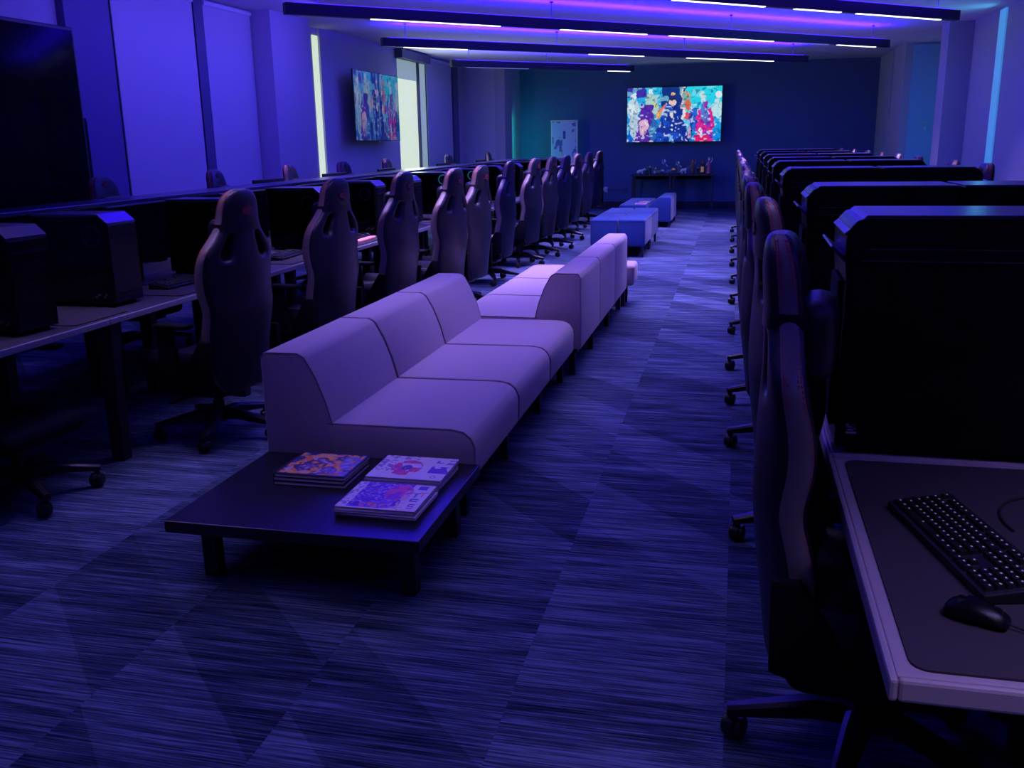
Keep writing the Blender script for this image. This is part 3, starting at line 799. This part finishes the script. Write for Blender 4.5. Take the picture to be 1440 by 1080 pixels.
for i, y in enumerate((8.7, 10.3, 12.0, 14.5, 16.8)):
    o = dup(mo0, (-4.53, y, .80 if i != 3 else .82), math.pi, f'{ORD[i]} monitor top from the camera showing over the long left hutch', 'monitors behind the left hutch')
    o.location.z = .7405

# long hutch down the middle of the left block
def make_hutch(L=2.49):
    t = thing('desk_hutch', 'x', 'hutch')
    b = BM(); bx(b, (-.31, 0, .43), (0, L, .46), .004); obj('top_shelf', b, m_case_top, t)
    b = BM(); bx(b, (-.06, .02, .30), (-.04, L - .02, .43)); obj('front_rail', b, m_matte, t)
    for y in (.01, L / 2, L - .03):
        b = BM(); bx(b, (-.30, y, 0), (-.02, y + .02, .43), .002); obj('support_panel', b, m_matte, t)
    b = BM(); bx(b, (-.30, .02, .02), (-.285, L - .02, .43)); obj('back_panel', b, m_matte, t)
    return t
hu = make_hutch()
for i in range(6):
    o = hu if i == 0 else dup(hu, (0, 0, 0), 0, 'x')
    o.location = (-4.02, 3.6 + 2.5 * i, .7405)
    prop(o, f'{ORD[i]} black hutch section from the camera, glossy flat top behind the left towers', None, 'hutch sections along the left block')

# ------------------------------------------------------------------ tower computers, right block (solid sided)
def make_big_tower():
    t = thing('computer_tower', 'x', 'computer')   # front at x=0 facing -x, runs to +x, near side at y=0
    L, W, H = .545, .335, .602
    prof = [(.012, .02), (L, .02), (L, H), (.055, H), (.030, H - .008), (.014, H - .026), (.006, H - .05), (.006, .5), (.012, .44)]
    b = BM(); prism(b, prof, 'y', .0, W, .004); obj('case_shell', b, m_case, t)
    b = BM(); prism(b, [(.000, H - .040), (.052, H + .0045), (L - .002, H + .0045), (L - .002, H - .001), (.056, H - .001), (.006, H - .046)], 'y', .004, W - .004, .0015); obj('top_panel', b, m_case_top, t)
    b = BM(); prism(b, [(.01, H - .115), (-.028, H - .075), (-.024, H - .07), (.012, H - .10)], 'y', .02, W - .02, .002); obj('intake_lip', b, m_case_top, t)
    b = BM(); bx(b, (.05, -.003, H - .105), (L, .002, H - .075)); sl = obj('side_recess', b, m_matte, t)
    b = BM(); bx(b, (.05, -.0045, H - .077), (L, -.001, H - .0755)); bx(b, (.045, -.0045, H - .1055), (L, -.001, H - .104)); obj('recess_edge', b, m_metal, sl)
    b = BM(); bx(b, (-.001, .06, .06), (.012, W - .06, .44), .004); obj('front_mesh', b, m_matte, t)
    b = BM()
    for x in (.06, L - .06):
        for y in (.04, W - .04): lathe(b, [(.018, 0), (.02, .021)], 10, (x, y, 0))
    obj('feet', b, m_matte, t)
    b = BM(); bx(b, (.035, -.002, .055), (.063, .001, .083)); st = obj('sticker', b, m_black, t)
    b = BM()
    for x0, x1, z0, z1 in ((.037, .043, .079, .082), (.040, .043, .0735, .0765), (.0445, .0475, .0735, .0765), (.049, .052, .0735, .0765), (.041, .055, .066, .069), (.037, .062, .058, .0625), (.057, .059, .069, .073)):
        bx(b, (x0, -.003, z0), (x1, -.0015, z1))
    obj('sticker_print', b, m_sticker, st)
    return t
bt0 = make_big_tower()
RT = [2.425, 3.85, 5.98, 7.68, 9.0, 10.6, 12.35, 14.4]
for i, y in enumerate(RT):
    o = bt0 if i == 0 else dup(bt0, (0, 0, 0), 0, 'x')
    o.location = (.258, y, .755); o.rotation_euler = (0, 0, R((-.6, 0, .5, 0, -.4, 0, 0, 0)[i]))
    prop(o, 'big black tower computer in front, silver sticker at its lower corner' if i == 0 else f'{ORD[i]} big black tower computer from the camera beside the right chairs', None, 'big tower computers right of the aisle')
for i, y in enumerate(RT):
    o = dup(bt0, (1.352 + .02, y + .335 + (.02 if i % 2 else -.015), .755), math.pi, f'{ORD[i]} big black tower computer from the camera on the wall side of the right block', 'big tower computers on the wall side')

# ------------------------------------------------------------------ sofas, bench, ottomans
def cushion_profile(b, prof, y0, y1, bev, mi=0): prism(b, prof, 'y', y0, y1, bev, mi, 4)
def rotline(b, pts, r, mi=0): tube(b, pts, r, 6, mi)
def make_sofa(label, loc, flip, n=3, mod=.82):
    """n seat modules along +y; back on the low-x side, or mirrored; x=0 at the outer face of the back"""
    t = thing('sofa', label, 'sofa', loc)
    s = -1 if flip else 1
    backp = [(0, .19), (0, .67), (.02, .70), (.175, .70), (.205, .683), (.25, .60), (.288, .50), (.325, .36), (.33, .19)]
    seatp = [(.285, .18), (.285, .40), (.84, .404), (.895, .394), (.928, .366), (.942, .325), (.938, .19)]
    sx = lambda P: [(s * x, z) for x, z in P]
    for k in range(n):
        b = BM(); cushion_profile(b, sx(backp), k * mod + .005, (k + 1) * mod - .005, .014); o = obj('back_cushion', b, m_sofa, t, 50)
        for yy in (k * mod + .007, (k + 1) * mod - .007):
            sm = BM(); tube(sm, [(s * x, yy, z) for x, z in ((.004, .67), (.022, .697), (.174, .697), (.203, .68), (.248, .598), (.286, .498), (.322, .36))], .0028, 6); obj('piping', sm, m_seam, o)
        b = BM(); cushion_profile(b, sx(seatp), k * mod + .002, (k + 1) * mod - .002, .022); o = obj('seat_cushion', b, m_sofa, t, 50)
        for yy in (k * mod + .006, (k + 1) * mod - .006):
            sm = BM(); tube(sm, [(s * x, yy, z) for x, z in ((.29, .398), (.84, .401), (.893, .391), (.925, .363), (.939, .325), (.936, .21))], .0028, 6); obj('piping', sm, m_seam, o)
    for x in (.07, .86):
        for y in [.08] + [mod * k for k in range(1, n)] + [n * mod - .08]:
            b = BM(); bx(b, (s * x - .02, y - .02, 0), (s * x + .02, y + .02, .18), .003); obj('leg', b, m_desk_dark, t)
    b = BM(); bx(b, (min(s * .03, s * .90), .03, .165), (max(s * .03, s * .90), n * mod - .03, .192)); obj('base_frame', b, m_desk_dark, t)
    return t
make_sofa('mauve grey sofa with its back to the left chairs, next to the coffee table', (-1.945, 3.535, 0), False)
make_sofa('mauve grey sofa behind the first one, its back toward the right aisle', (-.97, 6.06, 0), True, 3, .905)
t = thing('upholstered_bench', 'small mauve bench end showing past the back of the second sofa', 'bench', (-1.27, 8.83, 0))
b = BM(); bx(b, (0, 0, .20), (.36, .36, .40), .035, 4); o = obj('seat_cushion', b, m_sofa, t, 50)
for x in (.05, .25):
    for y in (.06, .30):
        b = BM(); bx(b, (x - .018, y - .018, 0), (x + .018, y + .018, .185)); obj('leg', b, m_desk_dark, t)

def make_ottoman():
    t = thing('ottoman', 'x', 'ottoman')
    b = BM(); bx(b, (0, 0, .15), (.362, 1.06, .51), .028, 4); o = obj('upholstered_block', b, m_blue, t, 50)
    sm = BM()
    tube(sm, [(.01, -.001, .482), (.352, -.001, .482), (.363, .01, .482), (.363, 1.05, .482)], .003, 6)
    obj('piping', sm, m_bseam, o)
    for x in (.04, .322):
        for y in (.05, 1.01):
            b = BM(); bx(b, (x - .016, y - .016, 0), (x + .016, y + .016, .155)); obj('leg', b, m_desk_dark, t)
    return t
ot = make_ottoman()
for i, (x, y, lab) in enumerate(((-1.905, 12.66, 'near left block of the four blue ottomans'), (-1.53, 12.66, 'near right block of the four blue ottomans'), (-1.905, 13.74, 'far left block of the four blue ottomans'), (-1.53, 13.74, 'far right block of the four blue ottomans'))):
    o = ot if i == 0 else dup(ot, (0, 0, 0), 0, lab)
    o.location = (x, y, 0); prop(o, lab, None, 'blue ottomans in a block')
# blue lounge past the ottomans
t = thing('lounge_sofa', 'blue lounge seat with low curved back beyond the four ottomans', 'sofa', (-1.13, 17.1, 0))
b = BM(); prism(b, [(0, .10), (0, .50), (-.02, .53), (-.20, .53), (-.26, .50), (-.40, .37), (-.42, .30), (-.42, .10)], 'y', 0, .75, .015, 0, 3); obj('back_cushion', b, m_blue, t, 50)
b = BM(); prism(b, [(0, .10), (0, .50), (-.02, .53), (-.20, .53), (-.26, .50), (-.40, .37), (-.42, .30), (-.42, .10)], 'y', .76, 1.5, .015, 0, 3); obj('back_cushion', b, m_blue, t, 50)
b = BM(); bx(b, (-.92, .0, .14), (-.43, 2.0, .40), .03, 3); obj('seat_cushion', b, m_blue, t, 50)
for x in (-.03, -.88):
    for y in (.04, 1.45):
        b = BM(); bx(b, (x - .02, y - .02, 0), (x + .02, y + .02, .14)); obj('leg', b, m_desk_dark, t)

# coffee table
t = thing('coffee_table', 'low black coffee table with magazines against the sofa end', 'coffee table', (-1.93, 2.735, 0))
b = BM(); bx(b, (0, 0, .22), (.95, .785, .265), .004); obj('tabletop', b, m_table, t)
for x in (.09, .86):
    for y in (.15, .66):
        b = BM(); bx(b, (x - .028, y - .028, 0), (x + .028, y + .028, .22), .003); obj('leg', b, m_table, t)
b = BM(); bx(b, (.12, .13, .185), (.83, .17, .22)); obj('frame_rail', b, m_table, t)
b = BM(); bx(b, (.12, .64, .185), (.83, .68, .22)); obj('frame_rail', b, m_table, t)

# magazines: three stacks
def cover_dark(u, v):
    n = vnoise(u * 9 + v * 3, v * 7 - u * 2, 21); k = vnoise(u * 22, v * 18, 4)
    if u < .04 or u > .965 or v < .05 or v > .96: return (.02, .015, .07)
    c = (.05, .03, .22)
    if n > .52: c = (.85, .22, .04)
    if n > .66: c = (.95, .42, .12)
    if n < .30: c = (.22, .10, .42)
    if k > .72: c = (.62, .36, .52)
    if k < .20: c = (.03, .015, .10)
    if u > .72 and n < .55: c = (.20, .16, .55) if k < .55 else (.42, .30, .60)
    return c
def cover_white(u, v):
    c = (.84, .70, .90)
    n = vnoise(u * 11, v * 11, 7); k = vnoise(u * 26, v * 22, 8)
    d = ((u - .42) / .20) ** 2 + ((v - .48) / .34) ** 2
    if d < 1 and n > .34: c = (.80, .06, .30) if k > .42 else (.55, .05, .38)
    if d < .12: c = (.14, .06, .42)
    if d < 1.1 and .6 < n < .66: c = (.9, .4, .2)
    if u > .74 and .30 < v < .60 and n > .35: c = (.20, .06, .50)
    if u > .75 and .72 < v < .92 and k > .58: c = (.25, .15, .5)
    if u < .22 and .3 < v < .9 and k > .60: c = (.35, .20, .60)
    if .04 < u < .5 and v > .84 and k > .55: c = (.38, .25, .6)
    if ((u - .86) / .035) ** 2 + ((v - .14) / .06) ** 2 < 1 and ((u - .86) / .022) ** 2 + ((v - .14) / .04) ** 2 > 1: c = (.3, .2, .55)
    return c
def cover_violet(u, v):
    c = (.82, .68, .90)
    n = vnoise(u * 13, v * 11, 17); k = vnoise(u * 30, v * 26, 18)
    if .13 < u < .74 and v > .03 + .25 * max(0, u - .5): 
        c = (.14, .03, .62) if n > .40 else (.30, .10, .70)
        if k > .66: c = (.60, .30, .75)
    if ((u - .62) / .16) ** 2 + ((v - .66) / .30) ** 2 < 1: c = (.82, .10, .42) if n > .42 else (.35, .05, .6)
    if ((u - .42) / .16) ** 2 + ((v - .14) / .10) ** 2 < 1 and n > .5: c = (.90, .18, .30)
    if .70 < u < .80 and v < .75 and k > .45: c = (.80, .46, .62)
    if u > .80:
        # column of letters down the side: T U T O and S
        def blk(cx, cy, w, h): return abs(u - cx) < w and abs(v - cy) < h
        if blk(.87, .88, .055, .07): c = (.16, .06, .5)
        if blk(.93, .70, .05, .018) or blk(.93, .62, .012, .07): c = (.80, .25, .35)
        if blk(.85, .66, .05, .02) or blk(.85, .58, .012, .08): c = (.30, .12, .5)
        if blk(.88, .44, .05, .02) or blk(.88, .36, .05, .02) or blk(.84, .40, .012, .06): c = (.16, .08, .42)
        for q in (.10, .17, .24):
            if blk(.90, q, .035, .018): c = (.50, .04, .55)
        if blk(.868, .205, .01, .035) or blk(.932, .135, .01, .035): c = (.50, .04, .55)
    if u < .10 and k > .52 and v > .1: c = (.40, .26, .62)
    return c
def magazine(name, x, y, w, d, z, th, fn, edge, cov, label, rz, group):
    t = thing(name, label, 'magazine', (x, y, z), rz, group)
    b = BM(); bx(b, (-w / 2 + .003, -d / 2 + .002, .001), (w / 2 - .002, d / 2 - .002, th - .001)); obj('pages', b, edge, t)
    b = BM(); bx(b, (-w / 2, -d / 2, 0), (w / 2, d / 2, .0015)); bx(b, (-w / 2, -d / 2, th - .0015), (w / 2, d / 2, th)); bx(b, (-w / 2, -d / 2, 0), (-w / 2 + .003, d / 2, th)); obj('cover', b, cov, t)
    if fn: paint_grid('cover_print', w - .002, d - .002, 96, 84, fn, m_print, t, 'xy', (0, 0, th + .0008))
m_cov_w = M('cover_lilac', (.62, .50, .74), .45); m_cov_d = M('cover_dark', (.02, .016, .05), .35)
zt = .2655
def stack(name, cx, cy, w, d, n, th, fn, cov, what, group, topbox=None):
    z = zt
    for k in range(n):
        top = k == n - 1
        th_k = th
        pos = 'top' if top else ('bottom' if k == 0 else ORD[k] + ' up')
        lab = f'{what}, {pos} of its stack on the coffee table'
        magazine(name, cx + random.uniform(-.006, .006) * (0 if top else 1), cy + random.uniform(-.006, .006) * (0 if top else 1), w, d, z, th_k, fn if top else None, m_paper, cov, lab, R(random.uniform(-1.2, 1.2) if not top else 0), group)
        z += th_k + .0012
stack('magazine', -1.565, 3.285, .295, .265, 3, .014, cover_dark, m_cov_d, 'dark magazine with orange art', 'stack of dark magazines')
stack('magazine', -1.20, 3.325, .305, .255, 4, .009, cover_white, m_cov_w, 'lilac magazine with pink art', 'rear stack of lilac magazines')
stack('magazine', -1.195, 3.015, .300, .255, 4, .009, cover_violet, m_cov_w, 'lilac magazine with violet art', 'front stack of lilac magazines')
for i, (x, y) in enumerate(((-1.68, 17.3), (-1.66, 17.75))):
    magazine('magazine', x, y, .2, .3, .402, .012, cover_violet if i == 0 else cover_dark, m_paper, m_cov_w, ('pale magazine lying on the blue lounge seat, nearer one' if i == 0 else 'dark magazine lying on the blue lounge seat, further one'), 0, 'magazines on the blue lounge')

# ------------------------------------------------------------------ back wall: figurine table, banner, outlet
t = thing('side_table', 'long dark table with figurines under the back wall television', 'table', (-1.39, 21.38, 0))
b = BM(); bx(b, (-.91, -.28, .745), (.91, .28, .775), .004); obj('tabletop', b, m_desk, t)
for x in (-.85, -.04, .04, .85):
    for y in (-.22, .22):
        b = BM(); bx(b, (x - .022, y - .022, 0), (x + .022, y + .022, .745)); obj('leg', b, m_desk, t)
b = BM(); bx(b, (-.85, .2, .66), (.85, .23, .745)); obj('apron', b, m_matte, t)

def fig(kind, x, h, body, head, acc, label, y=21.3):
    t = thing('figurine', label, 'figurine', (x, y, .775), random.uniform(-.3, .3), 'figurines along the back table'); t.scale = (.95, .95, 1)
    b = BM(); lathe(b, [(.055, 0), (.055, .012), (.048, .018)], 14); obj('stand', b, m_black, t)
    b = BM()
    if kind == 'robed':
        lathe(b, [(.05, .015), (.042, h * .3), (.028, h * .58), (.04, h * .70), (.015, h * .78)], 12); obj('body', b, body, t, True)
        b = BM(); lathe(b, [(.006, h * .77), (.024, h * .82), (.026, h * .9), (.006, h)], 12); obj('head', b, head, t, True)
        b = BM(); tube(b, [(.03, 0, h * .66), (.07, -.02, h * .8), (.06, -.03, h * .98)], [.012, .01, .007], 7); tube(b, [(-.03, 0, h * .66), (-.065, -.02, h * .5)], [.012, .008], 7); obj('arm', b, acc, t, True)
    elif kind == 'beast':
        tube(b, [(-.09, 0, .05), (-.05, 0, h * .55), (.02, 0, h * .6), (.06, 0, h * .75)], [.012, .035, .035, .02], 10)
        for q in (-.05, .03):
            for yy in (-.025, .025): tube(b, [(q, yy, h * .5), (q + .005, yy * 1.3, .015)], [.014, .009], 7)
        obj('body', b, body, t, True)
        b = BM(); tube(b, [(.05, 0, h * .75), (.085, 0, h * .9), (.13, 0, h * .8)], [.018, .024, .008], 9); obj('head', b, head, t, True)
    elif kind == 'box':
        bx(b, (-.045, -.03, .018), (.045, .03, h * .7), .003); obj('body', b, body, t)
        b = BM(); bx(b, (-.035, -.033, h * .12), (.035, -.029, h * .5)); obj('front_label', b, acc, t)
        b = BM(); lathe(b, [(.02, h * .7), (.028, h * .82), (.008, h)], 10); obj('head', b, head, t, True)
    else:
        tube(b, [(-.02, 0, .018), (-.016, 0, h * .45), (0, 0, h * .5), (.016, 0, h * .45), (.022, 0, .018)], [.013, .016, .02, .016, .013], 8)
        lathe(b, [(.018, h * .44), (.03, h * .66), (.014, h * .76)], 10); obj('body', b, body, t, True)
        b = BM(); lathe(b, [(.006, h * .75), (.023, h * .82), (.024, h * .92), (.006, h)], 10); obj('head', b, head, t, True)
        b = BM(); tube(b, [(.025, 0, h * .68), (.06, -.01, h * .52), (.075, -.03, h * .6)], [.01, .009, .006], 7); tube(b, [(-.025, 0, h * .68), (-.06, 0, h * .78), (-.05, 0, h * 1.02)], [.01, .008, .005], 7); obj('arm', b, acc, t, True)
fw = M('fig_white', (.92, .88, .92), .5); fg = M('fig_grey', (.22, .20, .26), .5); fk = M('fig_black', (.02, .02, .03), .4); fo = M('fig_orange', (.75, .28, .06), .5)
fy = M('fig_yellow', (.85, .55, .15), .5, emit=(1, .5, .1), es=.12); fp_ = M('fig_pink', (.75, .15, .25), .5); fb = M('fig_brown', (.28, .16, .10), .6); fl = M('fig_blue', (.05, .08, .35), .5)  # yellow parts carry a slight added glow
X = lambda px: -2.284 + (px - 889) / 116 * 1.79
for k_, (kind, px, h, bo, he, ac, lab) in enumerate((
    ('beast', 902.5, .13, fw, fw, fw, 'pale four-legged figurine, leftmost on the back table'),
    ('stand', 910, .17, fk, fg, fk, 'small black figurine beside the pale beast on the back table'),
    ('robed', 915.5, .19, fk, fw, fg, 'black robed figurine with white top on the back table'),
    ('box', 922.3, .15, fb, fw, fw, 'small boxed white and brown figurine on the back table'),
    ('beast', 928.2, .10, fg, fw, fw, 'low grey and white figurine left of the tall arms-up one'),
    ('stand', 935, .32, fl, fw, fw, 'tall blue figurine with raised arm on the back table'),
    ('beast', 943, .13, fg, fy, fw, 'squat grey figurine with yellow head mid table'),
    ('stand', 954.5, .28, fg, fw, fw, 'tall grey and white figurine right of mid table'),
    ('beast', 963, .16, fw, fg, fw, 'white crouching figurine right of mid table'),
    ('robed', 974, .31, fb, fo, fo, 'dark robed figurine with orange head on the back table'),
    ('stand', 982, .16, fk, fo, fk, 'small black figurine with orange head on the back table'),
    ('box', 988, .31, fk, fb, fy, 'dark boxed figurine with yellow label on the back table'),
    ('robed', 997, .36, fp_, fw, fw, 'tall pink robed figurine, rightmost on the back table'))):
    fig(kind, X(px), h, bo, he, ac, lab, 21.2 + .2 * (k_ % 2))

def banner_picture(u, v):
    k = vnoise(u * 16, v * 26, 31); n = vnoise(u * 7, v * 9, 32)
    c = (.52, .50, .78)
    if v < .26:
        c = (.04, .08, .22) if n > .38 else (.16, .24, .42)
        if ((u - .5) / .10) ** 2 + ((v - .20) / .06) ** 2 < 1: c = (.45, .45, .7)
        if k > .72: c = (.5, .55, .75)
    else:
        if k > .70 and (u < .42 or u > .8 or .34 < v < .45): c = (.12, .12, .40)
        if ((u - .5) / .06) ** 2 + ((v - .84) / .05) ** 2 < 1 and k > .35: c = (.05, .05, .25)
        if ((u - .26) / .11) ** 2 + ((v - .72) / .07) ** 2 < 1 and n > .4: c = (.10, .12, .42)
        if ((u - .5) / .09) ** 2 + ((v - .42) / .035) ** 2 < 1: c = (.12, .10, .38)
        if ((u - .1) / .07) ** 2 + ((v - .42) / .08) ** 2 < 1: c = (.04, .06, .25)
    if u < .025 or u > .965: c = (.55, .55, .85)
    return c
t = thing('roll_up_banner', 'pale roll-up banner standing before the back wall behind the left chairs', 'banner', (-3.80, 21.35, 0))
b = BM(); bx(b, (-.30, -.008, .08), (.30, .002, 1.95)); obj('banner_sheet', b, m_white, t)
paint_grid('banner_print', .57, 1.86, 40, 110, banner_picture, m_print, t, 'xz', (0, -.010, .085))
b = BM(); bx(b, (-.31, -.02, 1.935), (.31, .012, 1.965), .004); obj('top_rail', b, m_metal, t)
b = BM(); bx(b, (-.31, -.07, 0), (.31, .07, .08), .01); obj('banner_base', b, m_metal, t)
t = thing('wall_outlet', 'white wall outlet with plug low on the back wall beside the left chairs', 'outlet', (-2.92, YB, .43))
b = BM(); bx(b, (-.04, -.012, -.06), (.04, -.001, .06), .003); obj('outlet_plate', b, m_white, t)
b = BM(); bx(b, (-.05, -.06, -.02), (.03, -.012, .035), .006); obj('plug', b, m_white, t)
b = BM(); tube(b, [(.02, -.04, 0), (.15, -.03, -.015), (.32, -.02, -.01), (.45, -.012, -.02)], .007, 6); obj('cord', b, m_hinge, t)
for i, (x, z) in enumerate(((-2.45, .42),)):
    b = BM(); bx(b, (x - .035, YB - .012, z - .055), (x + .035, YB - .001, z + .055), .003); prop(obj('outlet_cover', b, m_dark_trim), 'small dark outlet cover low on the back wall left of the figurine table', 'outlet')

# ------------------------------------------------------------------ light
def area(loc, rot, sx, sy, col, en, name='room_light', spread=None):
    l = bpy.data.lights.new(name, 'AREA'); l.shape = 'RECTANGLE'; l.size = sx; l.size_y = sy; l.color = col; l.energy = en
    if spread: l.spread = R(spread)
    o = bpy.data.objects.new(name, l); COL.objects.link(o); o.location = loc; o.rotation_euler = tuple(R(a) for a in rot); return o
# added lamp without a fixture, washing the window wall blue
area((-4.6, 9.2, 2.95), (0, 52, 0), .15, 5.0, (.10, .06, 1.0), 36, 'wall_wash_fill')
# lamps at two windows, plus two added for the back corner and the door
area((-4.8, 20.9, 1.3), (0, -90, 60), 1.6, .3, (.01, .75, .62), 7, 'daylight_fill')  # added for the teal glow on the back wall; no window in this corner
area((-5.7, 16.6, 1.8), (0, -90, 0), 1.7, 1.0, (.62, .80, .80), 34, 'daylight_fill')
area((3.36, 17.2, 1.5), (90, 0, 30), .3, 1.8, (.06, .55, 1.0), 3.0, 'daylight_fill')  # added inside the closed alcove to light the door cyan
area((3.1, 13.77, 2.0), (0, 90, 0), 2.0, .3, (.10, .60, 1.0), 8, 'daylight_fill')
W = bpy.data.worlds.new('World'); SC.world = W; W.use_nodes = True
W.node_tree.nodes['Background'].inputs[0].default_value = (.03, .02, .10, 1); W.node_tree.nodes['Background'].inputs[1].default_value = .2

# ------------------------------------------------------------------ camera (33 mm on a 36 mm wide sensor)
CX, CY = 720., 540.
yv = Vector((1040 - CX, 192 - CY, 0)); vv = Vector((805 - CX, 5640 - CY, 0))
f = math.sqrt(-(yv.dot(vv))); yv.z = f; vv.z = f; yv.normalize(); vv.normalize()
xv = vv.cross(yv)
# rows: world axes seen in image coordinates (right, down, forward)
rows = (xv, yv, -vv)
right = Vector([r[0] for r in rows]); down = Vector([r[1] for r in rows]); fwd = Vector([r[2] for r in rows])
cam = bpy.data.cameras.new('camera'); cam.sensor_width = 36; cam.lens = 36 * f / 1440; cam.clip_start = .05; cam.clip_end = 100
co = bpy.data.objects.new('camera', cam); COL.objects.link(co)
m3 = Matrix((right, -down, -fwd)).transposed()
co.matrix_world = Matrix.Translation((0, 0, 1.55)) @ m3.to_4x4()
SC.camera = co
vs = SC.view_settings; vs.view_transform = 'Standard'; vs.look = 'None'; vs.gamma = 1; vs.use_curve_mapping = False; vs.exposure = 0
SC.cycles.use_denoising = True
SC.cycles.max_bounces = 8; SC.cycles.diffuse_bounces = 5; SC.cycles.sample_clamp_indirect = 6
